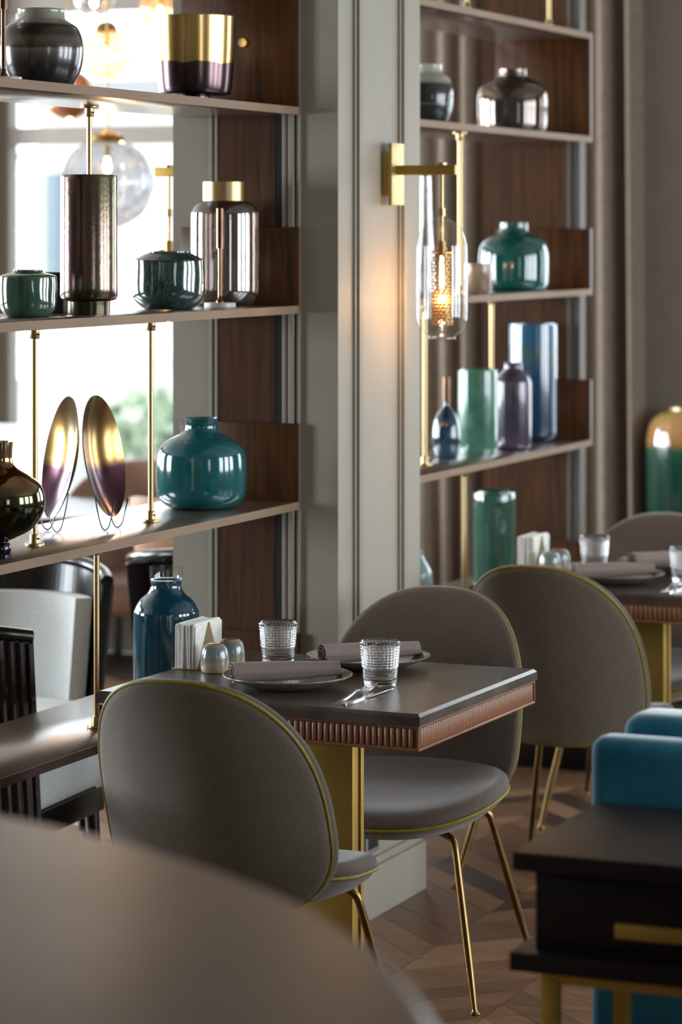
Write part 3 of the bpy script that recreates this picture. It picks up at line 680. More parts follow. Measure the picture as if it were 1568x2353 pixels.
# ================================================================== dining tables
def dining_table(loc, label, sx=.73, sy=.665, reeds=True, ped=(.09, -.02)):
    t = thing('dining_table', label, 'table', loc)
    hx, hy = sx / 2, sy / 2; ch = .006
    v = []
    for (x, y, z) in ((hx, hy, .726), (hx, hy, .75 - ch), (hx - ch, hy - ch, .75)):
        v += [(-x, -y, z), (x, -y, z), (x, y, z), (-x, y, z)]
    f = [(3, 2, 1, 0), (8, 9, 10, 11)]
    for r in (0, 4):
        for k in range(4): f.append((r + k, r + (k + 1) % 4, r + 4 + (k + 1) % 4, r + 4 + k))
    from_py('tabletop', v, f, M['stone'], t)
    ax, ay = hx - .006, hy - .006; z0, z1 = .675, .726
    ap = boxes('apron', [(-ax, ax, -ay, -ay + .02, z0, z1), (-ax, ax, ay - .02, ay, z0, z1), (-ax, -ax + .02, -ay + .02, ay - .02, z0, z1), (ax - .02, ax, -ay + .02, ay - .02, z0, z1)], M['apron_dark'], t)
    for (a, b) in ((z0, z0 + .0055), (z1 - .0055, z1)):
        q = .0026
        boxes('rail', [(-ax - q, ax + q, -ay - q, -ay, a, b), (-ax - q, ax + q, ay, ay + q, a, b), (-ax - q, -ax, -ay, ay, a, b), (ax, ax + q, -ay, ay, a, b)], M['apron'], t, bevel=.0008, seg=1)
    boxes('corner_post', [(a - .004 * (a > 0), a + .004 * (a < 0), b - .004 * (b > 0), b + .004 * (b < 0), z0, z1) for a in (-ax - .0026, ax + .0026) for b in (-ay - .0026, ay + .0026)], M['apron'], t)
    # reeds: rounded vertical ribs with capped ends
    w2, pr, hh = .0046, .0032, .0185
    rv, rf = [], []
    zs = [(-hh, 0), (-hh + .003, 1), (hh - .003, 1), (hh, 0)]
    for (zz, s_) in zs:
        for k in range(5):
            a = PI * k / 4; rv.append((-w2 * math.cos(a), -pr * math.sin(a) * s_, zz))
    for i in range(3):
        for k in range(4): rf.append((i * 5 + k, i * 5 + k + 1, i * 5 + 5 + k + 1, i * 5 + 5 + k))
    rme = bpy.data.meshes.new('reed'); rme.from_pydata(rv, [], rf); rme.update(); rme.materials.append(M['apron'])
    for p in rme.polygons: p.use_smooth = True
    pitch = .0132; nx = int((sx - .02) / pitch); ny = int((sy - .02) / pitch); zc = (z0 + z1) / 2
    spots = []
    for k in range(nx): x = (k - (nx - 1) / 2) * pitch; spots += [((x, -ay, zc), 0, 1), ((x, ay, zc), PI, 0)]
    for k in range(ny): y = (k - (ny - 1) / 2) * pitch; spots += [((ax, y, zc), PI / 2, 1), ((-ax, y, zc), -PI / 2, 0)]
    jv, jf = [], []
    for (l, rz, near) in spots:
        if near and reeds:
            o = bpy.data.objects.new('reed', rme); C.objects.link(o); o.parent = t; o.location = l; o.rotation_euler = (0, 0, rz)
        else:
            b0 = len(jv); R = Matrix.Rotation(rz, 3, 'Z')
            jv += [tuple(R @ Vector(q) + Vector(l)) for q in rv]; jf += [tuple(b0 + i for i in q) for q in rf]
    o = from_py('reeds', jv, jf, M['apron'], t, smooth=True); o['kind'] = 'stuff'
    # flat brass pedestal with a dark groove down its side, on a floor plate
    px, py = ped
    box('pedestal', px - .18, px, py - .022, py + .010, .012, .675, M['brass_yellow'], t, bevel=.001)
    box('pedestal_fin', px - .18, px + .004, py + .014, py + .030, .012, .675, M['brass_yellow'], t, bevel=.001)
    box('pedestal_groove', px - .17, px - .004, py + .010, py + .014, .012, .675, M['slot'], t)
    box('top_bracket', -.2, .2, -.2, .2, .667, .675, M['slot'], t)
    box('base_plate', -.16, .16, -.16, .16, 0, .012, M['brass_yellow'], t, bevel=.002)
    t.rotation_euler = (0, 0, math.radians(-1.5))
    return t
T1 = Vector((-2.435, 5.715, 0)); T2 = T1 + Vector((.085, 2.02, 0))
dining_table(T1, 'square stone-topped table with reeded wood edge, nearest, between two chairs')
dining_table(T2, 'stone-topped table with reeded wood edge at the right, farther back', reeds=False)

# ---- table settings
M['plate'] = mat('stoneware_plate', (98, 104, 96), (118, 120, 108), scale=30, rough=.22, coat=.5)
M['rim'] = mat('brown_rim_glaze', (120, 104, 82), rough=.25, coat=.4)
def plate_proto(loc, rz, label):
    t = thing('plate', label, 'plate', loc, rz, 'stoneware dinner plates')
    lathe('dish', [(0, .003), (.055, .003), (.062, 0), (.070, .002), (.098, .010), (.128, .022), (.1355, .0275), (.1335, .0285), (.125, .0255), (.098, .015), (.078, .0095), (0, .008)], M['plate'], t, seg=72)
    lathe('rim', [(.1335, .0287), (.1345, .0295), (.1368, .0288), (.1368, .0272), (.1355, .0272)], M['rim'], t, seg=72)
    return t
def napkin_proto(loc, rz, label, L=.235, flip=False):
    t = thing('rolled_napkin', label, 'napkin', loc, rz, 'rolled taupe napkins')
    # three nested wraps of cloth, each a spiral sheet swept along X
    v, f = [], []; turns = 3.1; nt_ = 110; nx = 26
    def R(q): return .0060 + .0205 * q
    ring = []
    for i in range(nt_ + 1):
        q = i / nt_; a = -2 * PI * turns * q - 2.2
        r = R(q); ring.append((r * math.cos(a) * 1.12, r * math.sin(a) * .88, q))
    th = .0021
    for side in (0, 1):
        for j in range(nx + 1):
            s_ = j / nx; x = (s_ - .5) * L
            sc = 1.04 - .30 * s_ ** 1.5; 
            for (yy, zz, q) in ring:
                rr = math.hypot(yy, zz); k = (rr - (th if side else 0) * (.9)) / rr
                wx = x + (.006 * (q - .5) if s_ < .5 else -.012 * (1 - q) * (1 if q > .4 else .3))
                bulge = 1 + .03 * math.sin(9 * s_ + 4 * q) * (1 if q > .7 else 0)
                v.append((wx, yy * k * sc * bulge, zz * k * sc * bulge))
    W = nt_ + 1; off = (nx + 1) * W
    for j in range(nx):
        for i in range(nt_):
            a = j * W + i; f.append((a, a + 1, a + 1 + W, a + W)); b = off + a; f.append((b + W, b + 1 + W, b + 1, b))
    for i in range(nt_):
        f.append((i + 1, i, off + i, off + i + 1)); a = nx * W + i; f.append((a, a + 1, off + a + 1, off + a))
    for j in range(nx):
        a = j * W + nt_; f.append((a, a + W, off + a + W, off + a)); a = j * W; f.append((a + W, a, off + a, off + a + W))
    o = from_py('cloth', v, f, M['napkin'], t, (0, 0, .0225)); auto(o, 60)
    return t
def tumbler_mesh(h=.094, rt=.041, rb=.0335):
    rows = 96; seg = 192; studs = 32
    prof = []
    for j in range(rows + 1):
        z = .001 + (h - .001) * j / rows; prof.append((rb + (rt - rb) * (z / h) ** .9, z))
    def fn(r, z, a):
        q = z / h
        if z < .004 or q > .975 or r < .03: return r
        if q > .42:
            u = abs(math.sin(a * studs / 2)) ; w_ = abs(math.sin((q - .42) * PI * 9 / .555)); return r + .0022 * (u * w_) ** .7
        u = abs(math.sin(a * studs)); w_ = abs(math.sin(q * PI * 16)); return r + .0008 * (u * w_) ** .8
    outer = [(0, .001), (rb * .6, .001), (rb * .93, 0)] + prof
    v, f = lathe_data(outer, seg, fn)
    inner = [(rt - .0010, h + .0006), (rt - .0022, h)] + [(rb - .0024 + (rt - rb) * (z / h) ** .9, z) for z in (.08, .06, .04, .02, .013)] + [(rb * .7, .010), (0, .009)]
    v2, f2 = lathe_data(inner, seg)
    b0 = len(v); v += v2; f += [tuple(b0 + i for i in q) for q in f2]
    lo = b0 - seg
    for k in range(seg): f.append((lo + k, lo + (k + 1) % seg, b0 + (k + 1) % seg, b0 + k))
    me = bpy.data.meshes.new('tumbler'); me.from_pydata(v, [], f); me.update(); me.materials.append(M['tumbler'])
    bm = bmesh.new(); bm.from_mesh(me); bmesh.ops.remove_doubles(bm, verts=bm.verts, dist=1e-6); bmesh.ops.recalc_face_normals(bm, faces=bm.faces); bm.to_mesh(me); bm.free()
    for p in me.polygons: p.use_smooth = True
    return me
TUM = tumbler_mesh()
def tumbler(loc, label):
    o = link('tumbler', TUM, None, None, loc); return tag(o, label, 'glass', 'pressed glass tumblers')
def strip(path, widths, thick, name, m, parent):
    """flat bar swept along path (x along, z height) with half-widths in y"""
    v, f = [], []; n = len(path)
    for (x, y, z), w_ in zip(path, widths): v += [(x, y - w_, z), (x, y + w_, z), (x, y + w_ * .8, z + thick), (x, y - w_ * .8, z + thick)]
    for i in range(n - 1):
        for k in range(4): a, b = i * 4 + k, i * 4 + (k + 1) % 4; f.append((a, b, b + 4, a + 4))
    f.append((3, 2, 1, 0)); f.append(tuple((n - 1) * 4 + k for k in range(4)))
    o = from_py(name, v, f, m, parent); return auto(o, 50)
def fork_proto(loc, rot, label):
    t = thing('fork', label, 'fork', loc, 0, 'steel forks'); t.rotation_euler = rot
    strip([(-.10, 0, .0), (-.095, 0, .0), (-.03, 0, .001), (.0, 0, .004), (.02, 0, .007), (.035, 0, .006)], [.0030, .0048, .0040, .0026, .0024, .003], .0032, 'handle', M['steel'], t)
    strip([(.034, 0, .006), (.042, 0, .004), (.052, 0, .002), (.060, 0, .002)], [.003, .009, .0118, .012], .0022, 'head', M['steel'], t)
    for k in range(4):
        y = (k - 1.5) * .0066
        strip([(.060, y, .002), (.080, y, .003), (.097, y, .008)], [.0018, .0016, .0007], .0018, 'tine', M['steel'], t)
    return t
def knife_proto(loc, rot, label):
    t = thing('table_knife', label, 'knife', loc, 0, 'steel table knives'); t.rotation_euler = rot
    strip([(-.118, 0, 0), (-.113, 0, 0), (-.03, 0, .0), (-.012, 0, .001)], [.0045, .0062, .0050, .0036], .0045, 'handle', M['steel'], t)
    strip([(-.012, 0, .001), (0, .001, .001), (.06, .0015, .001), (.10, .0005, .001), (.118, -.004, .001)], [.0036, .0075, .0085, .0075, .0012], .0012, 'blade', M['steel'], t)
    return t
def shaker_proto(loc, label, m):
    v = lathe('shaker', [(0, 0)] + smooth_prof([(.026, 0), (.0295, .003), (.031, .014), (.0305, .034), (.0265, .052), (.019, .0605), (.015, .0620)], 5) + [(0, .0632)], m, None, loc, seg=40)
    return tag(v, label, 'shaker', 'ceramic salt and pepper shakers')
M['shaker'] = banded('dipped_shaker', [(0, (176, 158, 130)), (.40, (168, 152, 126)), (.50, (128, 134, 128)), (.9, (104, 120, 124)), (1, (150, 128, 100))], .0632, rough=.18, coat=.6, wob=.006)
def holder_proto(loc, rz, label):
    t = thing('napkin_holder', label, 'napkin holder', loc, rz, 'brass napkin holders')
    box('base', -.030, .030, -.070, .070, 0, .003, M['brass'], t, bevel=.0006)
    for sx in (-1, 1):
        x0, x1 = (sx * .026, sx * .028) if sx > 0 else (-.028, -.026)
        v = [(x0, -.050, .003), (x0, .050, .003), (x0, 0, .098), (x1, -.050, .003), (x1, .050, .003), (x1, 0, .098)]
        from_py('side_triangle', v, [(0, 2, 1), (3, 4, 5), (0, 1, 4, 3), (1, 2, 5, 4), (2, 0, 3, 5)], M['brass'], t)
    rnd = random.Random(3)
    return t
def paper_stack(loc, rz, label):
    t = thing('paper_napkins', label, 'napkins', loc, rz, 'stacks of white paper napkins')
    rnd = random.Random(5); n = 13
    for k in range(n):
        x = -.0245 + .049 * (k + .5) / n; w_ = .0016
        h = .094 + rnd.uniform(-.002, .003); j = rnd.uniform(-.0025, .0025); ln = rnd.uniform(-.002, .002)
        v, f = [], []
        for (yy, zz) in ((-.068, 0), (.068, 0), (.068, h - .004), (.064, h), (-.064, h), (-.068, h - .004)):
            bow = .0012 * math.sin(zz * 40 + k)
            for sx in (-1, 1): v.append((x + sx * w_ + ln * zz / .1 + bow, yy + j, zz))
        f = [(0, 2, 4, 6, 8, 10)[::-1], (1, 3, 5, 7, 9, 11)]
        for i in range(6): a, b = 2 * i, 2 * ((i + 1) % 6); f.append((a, b, b + 1, a + 1))
        from_py('paper_napkin', v, f, M['white'], t)
    return t
ZT = .75
for ti, (T, wh) in enumerate(((T1, 'nearest table'), (T2, 'far right table'))):
    D = T - T1
    def P(x, y, z=ZT): return (x + D.x, y + D.y, z)
    plate_proto(P(-2.46, 5.59), 0, f'round stoneware plate under a napkin, near side of the {wh}')
    plate_proto(P(-2.41, 5.915), 0, f'round stoneware plate under a napkin, far side of the {wh}')
    napkin_proto(P(-2.462, 5.588, ZT + .0145), math.radians(37), f'taupe cloth napkin rolled on the near plate of the {wh}')
    napkin_proto(P(-2.405, 5.918, ZT + .0145), math.radians(46), f'taupe cloth napkin rolled on the far plate of the {wh}')
    tumbler(P(-2.291, 5.69), f'bumpy clear glass tumbler by the fork on the {wh}')
    tumbler(P(-2.612, 5.884), f'bumpy clear glass tumbler by the salt shakers on the {wh}')
    knife_proto(P(-2.253, 5.53, ZT + .0004), (0, 0, math.radians(88)), f'steel knife under the fork at the near place of the {wh}')
    fork_proto(P(-2.283, 5.515, ZT + .0018), (0, math.radians(-3.6), math.radians(86)), f'steel fork resting on the knife at the near place of the {wh}')
    knife_proto(P(-2.555, 5.985, ZT + .0004), (0, 0, math.radians(62)), f'steel knife beside the far plate on the {wh}')
    fork_proto(P(-2.575, 5.955, ZT + .0004), (0, 0, math.radians(70)), f'steel fork beside the far plate on the {wh}')
    shaker_proto(P(-2.690, 5.722), f'two-tone ceramic shaker, nearer one, on the {wh}', M['shaker'])
    shaker_proto(P(-2.690, 5.805), f'two-tone ceramic shaker behind the other on the {wh}', M['shaker'])
    holder_proto(P(-2.765, 5.795), 0, f'brass triangle napkin holder on the {wh}')
    paper_stack(P(-2.765, 5.795, ZT + .003), 0, f'stack of white paper napkins standing in the brass holder on the {wh}')

# ================================================================== shell chairs
def outline(t, hw, zc, zt, zb, nt_=2.25, nb_=2.3):
    c_, s_ = math.cos(t), math.sin(t)
    n_ = nt_ if s_ > 0 else nb_; hz = (zt - zc) if s_ > 0 else (zc - zb)
    return (hw * math.copysign(abs(c_) ** (2 / n_), c_), zc + hz * math.copysign(abs(s_) ** (2 / n_), s_))
def shell(name, hw, zc, zt, zb, yfun, rings, m, parent, seg=80, nt_=2.25, nb_=2.3, plane='XZ'):
    """padded shell: rings are (scale, offset); the outline's surface is bent by yfun"""
    v, f = [], []
    for (sc, off) in rings:
        for k in range(seg):
            x, z = outline(2 * PI * k / seg, hw, zc, zt, zb, nt_, nb_)
            x *= sc; z = zc + (z - zc) * sc
            if plane == 'XZ': v.append((x, yfun(x, z) + off, z))
            else: v.append((x, z, yfun(x, z) + off))
    n = len(rings)
    for i in range(n - 1):
        for k in range(seg):
            a, b = i * seg + k, i * seg + (k + 1) % seg
            q = (a, b, b + seg, a + seg); f.append(q if plane == 'XZ' else tuple(reversed(q)))
    c0 = len(v)
    if plane == 'XZ': v.append((0, yfun(0, zc) + rings[0][1], zc)); v.append((0, yfun(0, zc) + rings[-1][1], zc))
    else: v.append((0, zc, yfun(0, zc) + rings[0][1])); v.append((0, zc, yfun(0, zc) + rings[-1][1]))
    for k in range(seg):
        a, b = k, (k + 1) % seg
        q1, q2 = (c0, b, a), (c0 + 1, (n - 1) * seg + a, (n - 1) * seg + b)
        f += [q1, q2] if plane == 'XZ' else [tuple(reversed(q1)), tuple(reversed(q2))]
    o = from_py(name, v, f, m, parent); return auto(o, 70)
def rimtube(hw, zc, zt, zb, yfun, sc, off, r, m, parent, plane, n=110, nt_=2.25, nb_=2.3, name='piping'):
    pts = []
    for k in range(n):
        x, z = outline(2 * PI * k / n, hw, zc, zt, zb, nt_, nb_); x *= sc; z = zc + (z - zc) * sc
        pts.append((x, yfun(x, z) + off, z) if plane == 'XZ' else (x, z, yfun(x, z) + off))
    return tube(name, pts, r, m, parent, seg=8, closed=True)
def shell_chair(loc, rz, label, group='taupe shell chairs with olive piping'):
    t = thing('dining_chair', label, 'chair', loc, rz, group)
    bhw, bzc, bzt, bzb = .238, .545, .850, .375
    def by(x, z): return -.200 - .165 * (max(z - .40, 0) / .45) ** 1.25 + .085 * (x / .24) ** 2
    # back pad (outer face), then front pad, wrapped round one rim
    back = [(s_, -.012 * (1 - s_ ** 3)) for s_ in (.25, .5, .7, .85, .94, .985)] + [(1.0, .003)]
    shell('back_panel', bhw, bzc, bzt, bzb, by, [(s_, o_) for s_, o_ in back] + [(.99, .012), (.5, .012)], M['fab'], t, nt_=2.55, nb_=2.9)
    front = [(.5, .010), (.97, .010), (1.012, .014), (1.022, .024), (1.012, .036), (.975, .046), (.9, .052), (.75, .056), (.5, .056), (.25, .055)]
    shell('back_cushion', bhw, bzc, bzt, bzb, by, front, M['fabfront'], t, nt_=2.55, nb_=2.9)
    rimtube(bhw, bzc, bzt, bzb, by, 1.006, .006, .0042, M['piping'], t, 'XZ', nt_=2.55, nb_=2.9)
    # seat shell and cushion; here the outline's second axis is depth
    shw, yc, yt, yb = .240, .00, .265, -.180
    def sz(x, y): return .416 + .014 * (x / .24) ** 2 - .030 * (max(y, 0) / .265) ** 1.5 + .030 * (max(-y + .02, 0) / .2) ** 1.5
    under = [(.2, -.052), (.5, -.050), (.7, -.043), (.85, -.031), (.95, -.015), (1.0, .0)]
    shell('seat_shell', shw, yc, yt, yb, sz, under + [(.99, .006), (.5, .006)], M['fab'], t, plane='XY', nt_=2.4, nb_=2.4)
    top = [(.5, .004), (.975, .004), (1.008, .008), (1.012, .016), (1.0, .025), (.96, .033), (.88, .036), (.7, .030), (.45, .022), (.2, .018)]
    shell('seat_cushion', shw, yc, yt, yb, sz, top, M['fabfront'], t, plane='XY', nt_=2.4, nb_=2.4)
    rimtube(shw, yc, yt, yb, sz, 1.006, .003, .0042, M['piping'], t, 'XY', nt_=2.4, nb_=2.4)
    # conical brass legs, bent out of a bar under the seat
    for sx in (-1, 1):
        for (yt_, yf) in ((.155, .255), (-.150, -.285)):
            A = (sx * .04, yt_ * .75, .366); B = (sx * .132, yt_, .372); K = (sx * .165, yt_ * 1.06, .360); F = (sx * .235, yf, .006)
            dirn = (Vector(F) - Vector(K)).normalized()
            K2 = Vector(K) + dirn * .03
            pts = [A, tuple(Vector(A).lerp(Vector(B), .5))] + bez(B, tuple(Vector(B).lerp(Vector(K), .8)), tuple(Vector(K)), tuple(K2), 8)
            lo_ = Vector(F); pts2 = [tuple(K2.lerp(lo_, q)) for q in (.3, .6, .72, .9, 1)]
            rs = [.0085] * len(pts) + [.0092, .0095, .0092, .0072, .0060]
            lg = tube('leg', pts + pts2, rs, M['chairbrass'], t, seg=14)
            lathe('glide', [(0, 0), (.011, 0), (.0115, .0025), (.008, .006), (.006, .012), (0, .012)], M['chairbrass'], lg, (F[0], F[1], 0), seg=16)
    tube('leg_bar', [(0, -.12, .363), (0, .12, .363)], .008, M['chairbrass'], t, seg=10)
    return t
CX = -2.385
shell_chair((-2.425, 5.32, 0), math.radians(0), 'taupe shell chair with olive piping, back to us, nearest the camera at the stone table')
shell_chair((-2.44, 6.195, 0), math.radians(186), 'taupe shell chair facing us across the nearest stone table, seat and front in view')
shell_chair((-2.405, 7.38, 0), math.radians(-2), 'taupe shell chair with its back to us, drawn up to the far right table')
shell_chair((-2.47, 8.17, 0), math.radians(184), 'taupe shell chair behind the far right table, only the top of its back showing')

# ================================================================== dark console and teal armchair at the right
cs = thing('console_table', 'black wood console with brass legs and pull in the right foreground', 'console', (-.98, 4.45, 0))
def cb(n, x0, x1, y0, y1, z0, z1, m, bev=.002, parent=cs): return box(n, x0 + .98, x1 + .98, y0 - 4.45, y1 - 4.45, z0, z1, m, parent, bevel=bev)
cb('top', -1.486, -.47, 4.236, 4.66, .722, .75, M['darkwood'], .0015)
cb('body', -1.458, -.50, 4.262, 4.64, .597, .722, M['darkwood'])
dr = cb('drawer', -1.44, -.98, 4.256, 4.262, .610, .712, M['darkwood'], .001)
cb('pull', -1.325, -1.08, 4.244, 4.256, .630, .652, M['brass_yellow'], .001, dr)
dr2 = cb('drawer', -.97, -.52, 4.256, 4.262, .610, .712, M['darkwood'], .001)
cb('pull', -.87, -.62, 4.244, 4.256, .630, .652, M['brass_yellow'], .001, dr2)
cb('ledge', -1.490, -.465, 4.232, 4.665, .568, .597, M['darkwood'], .0015)
cb('rail', -1.445, -.51, 4.255, 4.275, .548, .568, M['brass_yellow'], .001)
cb('rail', -1.445, -.51, 4.62, 4.64, .548, .568, M['brass_yellow'], .001)
for xx in (-1.445, -.535):
    for yy in (4.25, 4.62): cb('leg', xx, xx + .025, yy, yy + .025, 0, .555, M['brass_yellow'], .001)
    cb('foot_rail', xx, xx + .025, 4.275, 4.62, .08, .10, M['brass_yellow'], .001)
ta = thing('armchair', 'teal velvet armchair with its back to us, behind the black console', 'armchair', (-1.124, 5.00, 0), 0)
def padbox(name, x0, x1, y0, y1, z0, z1, m, parent, r=.03):
    return box(name, x0, x1, y0, y1, z0, z1, m, parent, bevel=r, seg=5)
padbox('back', -.40, .40, -.27, -.19, .26, .845, M['teal'], ta, .032)
padbox('back_cushion', -.37, .37, -.185, -.06, .40, .872, M['teal'], ta, .04)
padbox('seat_cushion', -.28, .28, -.06, .38, .30, .46, M['teal'], ta, .04)
padbox('armrest', -.40, -.29, -.19, .40, .26, .60, M['teal'], ta, .035)
padbox('armrest', .29, .40, -.19, .40, .26, .60, M['teal'], ta, .035)
padbox('seat_base', -.29, .29, -.19, .38, .22, .30, M['teal'], ta, .02)
for sx in (-.34, .34):
    for sy in (-.22, .34): tube('leg', [(sx, sy, .27), (sx * 1.04, sy * 1.05, .0)], [.022, .014], M['darkwood'], ta, seg=12)

# ================================================================== round counter, blurred in the left foreground
M['counter'] = mat('polished_brown_counter', (74, 54, 38), (90, 68, 49), scale=3, rough=.32, rough2=.42, bump=.02, bscale=5, spec=.42)
bc = thing('round_counter', 'polished brown round counter top, out of focus across the lower left foreground', 'counter', (-1.834, 1.525, 0))
lathe('countertop', [(0, 1.055), (1.155, 1.055), (1.177, 1.060), (1.185, 1.072), (1.185, 1.086), (1.178, 1.096), (1.165, 1.1), (.6, 1.1), (0, 1.1)], M['counter'], bc, seg=160)
lathe('counter_body', [(0, .10), (.96, .10), (.96, 1.055), (0, 1.055)], M['walnut_z'], bc, seg=96)
lathe('plinth', [(0, 0), (.90, 0), (.90, .10), (0, .10)], M['darkwood'], bc, seg=96)
lathe('brass_trim', [(.955, 1.03), (.966, 1.03), (.966, 1.05), (.955, 1.05)], M['brass_dull'], bc, seg=96)

# ================================================================== curtain
def curtain(name, x0, x1, y, z0, z1, label, pitch=.105, amp=.045, seed=2):
    rnd = random.Random(seed); v, f = [], []; nx = int((x1 - x0) / .008); nz = 24
    ph = [rnd.uniform(-.5, .5) for _ in range(200)]
    t = thing(name, label, 'curtain', ((x0 + x1) / 2, y, 0))
    cx = (x0 + x1) / 2
    for j in range(nz + 1):
        q = j / nz; z = z0 + (z1 - z0) * q
        for i in range(nx + 1):
            u = i / nx; x = x0 + (x1 - x0) * u; k = (x - x0) / pitch
            w_ = math.sin(2 * PI * k + .6 * math.sin(k * 1.7) + (1 - q) * .5 * math.sin(k * .9 + 1))
            ya = amp * (math.copysign(abs(w_) ** .75, w_)) * (.75 + .35 * math.sin(k * 1.3 + .5)) * (.85 + .3 * (1 - q))
            v.append((x - cx + .02 * (1 - q) * math.sin(k * .7), ya, z))
    for j in range(nz):
        for i in range(nx): a = j * (nx + 1) + i; f.append((a, a + 1, a + nx + 2, a + nx + 1))
    o = from_py('drape', v, f, M['curtain'], t, smooth=True)
    tube('curtain_rail', [(x0 - cx - .1, 0, z1 + .012), (x1 - cx + .1, 0, z1 + .012)], .012, M['brass_dull'], t, seg=10)
    return t
curtain('curtain', -4.32, -3.15, 10.40, .02, 3.08, 'floor-length taupe curtain in deep folds behind the right-hand shelves')

# ================================================================== far corner: lamp-like vase on a low cabinet
cab = thing('low_cabinet', 'dark low cabinet against the far wall behind the last chair', 'cabinet', (-2.82, 10.36, 0))
box('body', -.30, .45, -.10, .18, .06, .56, M['darkwood'], cab, bevel=.004); box('top', -.31, .46, -.11, .19, .56, .585, M['darkwood'], cab, bevel=.003)
for sx in (-.30, .075): box('door', sx + .005, sx + .37, -.106, -.10, .07, .55, M['darkwood'], cab, bevel=.002)
box('plinth', -.28, .43, -.08, .16, 0, .06, M['slot'], cab)
vase('floor_vase', 'big green glass vase with an amber top, right edge before the far wall', 'vase', (-2.965, 10.40, .585),
     [(.12, 0), (.14, .006), (.150, .04), (.152, .30), (.150, .36), (.135, .42), (.10, .452), (.07, .462), (.066, .475)],
     banded('green_amber_glass', [(0, (12, 38, 31)), (.60, (20, 60, 48)), (.70, (34, 76, 58)), (.77, (150, 106, 60)), (.9, (158, 116, 68)), (1, (170, 140, 76))], .475, rough=.1, coat=.8, wob=.02), fn=lambda r, z, a: r * (1 + .02 * abs(math.sin(8 * a))))

# ================================================================== the other dining area, seen through the left shelves
def reeded_chair(loc, rz, label):
    t = thing('armchair', label, 'chair', loc, rz, 'black reeded tub chairs with pale grey upholstery')
    w_, z0, z1 = .25, .14, .815
    # outer black shell: curved panel whose outside carries upright reeds
    n = 40; v, f = [], []
    def path(u, off): 
        a = (u - .5) * 2.1; return ((.30 + off) * math.sin(a) * .86, -.02 - (.30 + off) * math.cos(a) * .86)
    for j, (z, lean) in enumerate(((z0, 0), (z1, -.10))):
        for off in (0, .025):
            for i in range(n + 1):
                x, y = path(i / n, off); v.append((x * (1 + .06 * j), y + lean, z - (.0 if j == 0 else .10 * abs(i / n - .5) ** 1.5)))
    W = n + 1
    for i in range(n):
        f += [(i, 2 * W + i, 2 * W + i + 1, i + 1), (W + i, W + i + 1, 3 * W + i + 1, 3 * W + i), (2 * W + i, 3 * W + i, 3 * W + i + 1, 2 * W + i + 1), (i, i + 1, W + i + 1, W + i)]
    f += [(0, W, 3 * W, 2 * W), (n, 2 * W + n, 3 * W + n, W + n)]
    sh = from_py('back_shell', v, f, M['black'], t)
    for i in range(25):
        u = (i + .5) / 25; x, y = path(u, .025); zt = z1 - .01 - .10 * abs(u - .5) ** 1.5
        tube('reed', [(x, y, z0 + .01), (x * 1.06, y - .10, zt)], .0085, M['black'], t, seg=6)
    tube('top_rail', [(path(i / 20, .012)[0] * 1.06, path(i / 20, .012)[1] - .10, z1 + .004 - .10 * abs(i / 20 - .5) ** 1.5) for i in range(21)], .017, M['black'], t, seg=10)
    # upholstery inside
    v, f = [], []
    for j, (z, lean) in enumerate(((.36, -.03), (.56, -.055), (.735, -.075))):
        for off in (-.055, -.004):
            for i in range(21):
                x, y = path(.11 + .78 * i / 20, off); v.append((x * (1 + .05 * (z - .3)), y + lean, z))
    W = 21
    for j in (0, 1):
        b = j * 2 * W
        for i in range(20):
            f += [(b + i, b + i + 1, b + 2 * W + i + 1, b + 2 * W + i), (b + W + i, b + 3 * W + i, b + 3 * W + i + 1, b + W + i + 1)]
        f += [(b, b + 2 * W, b + 3 * W, b + W), (b + 20, b + W + 20, b + 3 * W + 20, b + 2 * W + 20)]
    for i in range(20): f += [(i, W + i, W + i + 1, i + 1), (4 * W + i, 4 * W + i + 1, 5 * W + i + 1, 5 * W + i)]
    o = from_py('backrest', v, f, M['paleg'], t); auto(o, 60)
    box('seat', -.23, .23, -.24, .23, .36, .47, M['paleg'], t, bevel=.035, seg=4)
    box('seat_frame', -.225, .225, -.24, .225, .30, .36, M['black'], t, bevel=.005)
    for sx in (-.2, .2):
        for sy in (-.2, .2): tube('leg', [(sx, sy, .31), (sx * 1.08, sy * 1.1, 0)], [.018, .012], M['black'], t, seg=10)
    return t
reeded_chair((-3.475, 6.08, 0), math.radians(4), 'black reeded chair back cut by the left edge of the photo, below the third shelf')
reeded_chair((-3.80, 6.62, 0), math.radians(176), 'pale grey upholstered chair with black frame facing us beyond the low shelf')
reeded_chair((-3.48, 7.62, 0), math.radians(2), 'black reeded chair partly behind the grey pier, beyond the blue bottle vase')

def tub_chair(loc, rz, label, m, legm, hw=.29):
    t = thing('tub_chair', label, 'armchair', loc, rz)
    def ty(x, z): return -.20 - .10 * (z - .3) / .5 + .30 * (x / hw) ** 2
    shell('back', hw, .58, .86, .30, ty, [(s_, -.02 * (1 - s_ ** 3)) for s_ in (.3, .6, .85, 1)] + [(1.01, .02), (1.0, .045), (.95, .06), (.6, .065), (.25, .065)], m, t, seg=56, nt_=2.5, nb_=3)
    def sz2(x, y): return .38
    shell('seat', hw * .92, .02, .30, -.22, sz2, [(.3, -.03), (.9, -.03), (1, 0), (1, .05), (.95, .08), (.6, .095), (.25, .10)], m, t, plane='XY', seg=48, nt_=2.8, nb_=2.8)
    for sx in (-.18, .18):
        for sy in (-.16, .2): tube('leg', [(sx, sy, .36), (sx * 1.2, sy * 1.2, 0)], [.013, .008], legm, t, seg=8)
    return t
tub_chair((-4.75, 8.0, 0), math.radians(20), 'tan leather tub chair beyond the oval dishes, in the left dining area', M['tan'], M['black'])
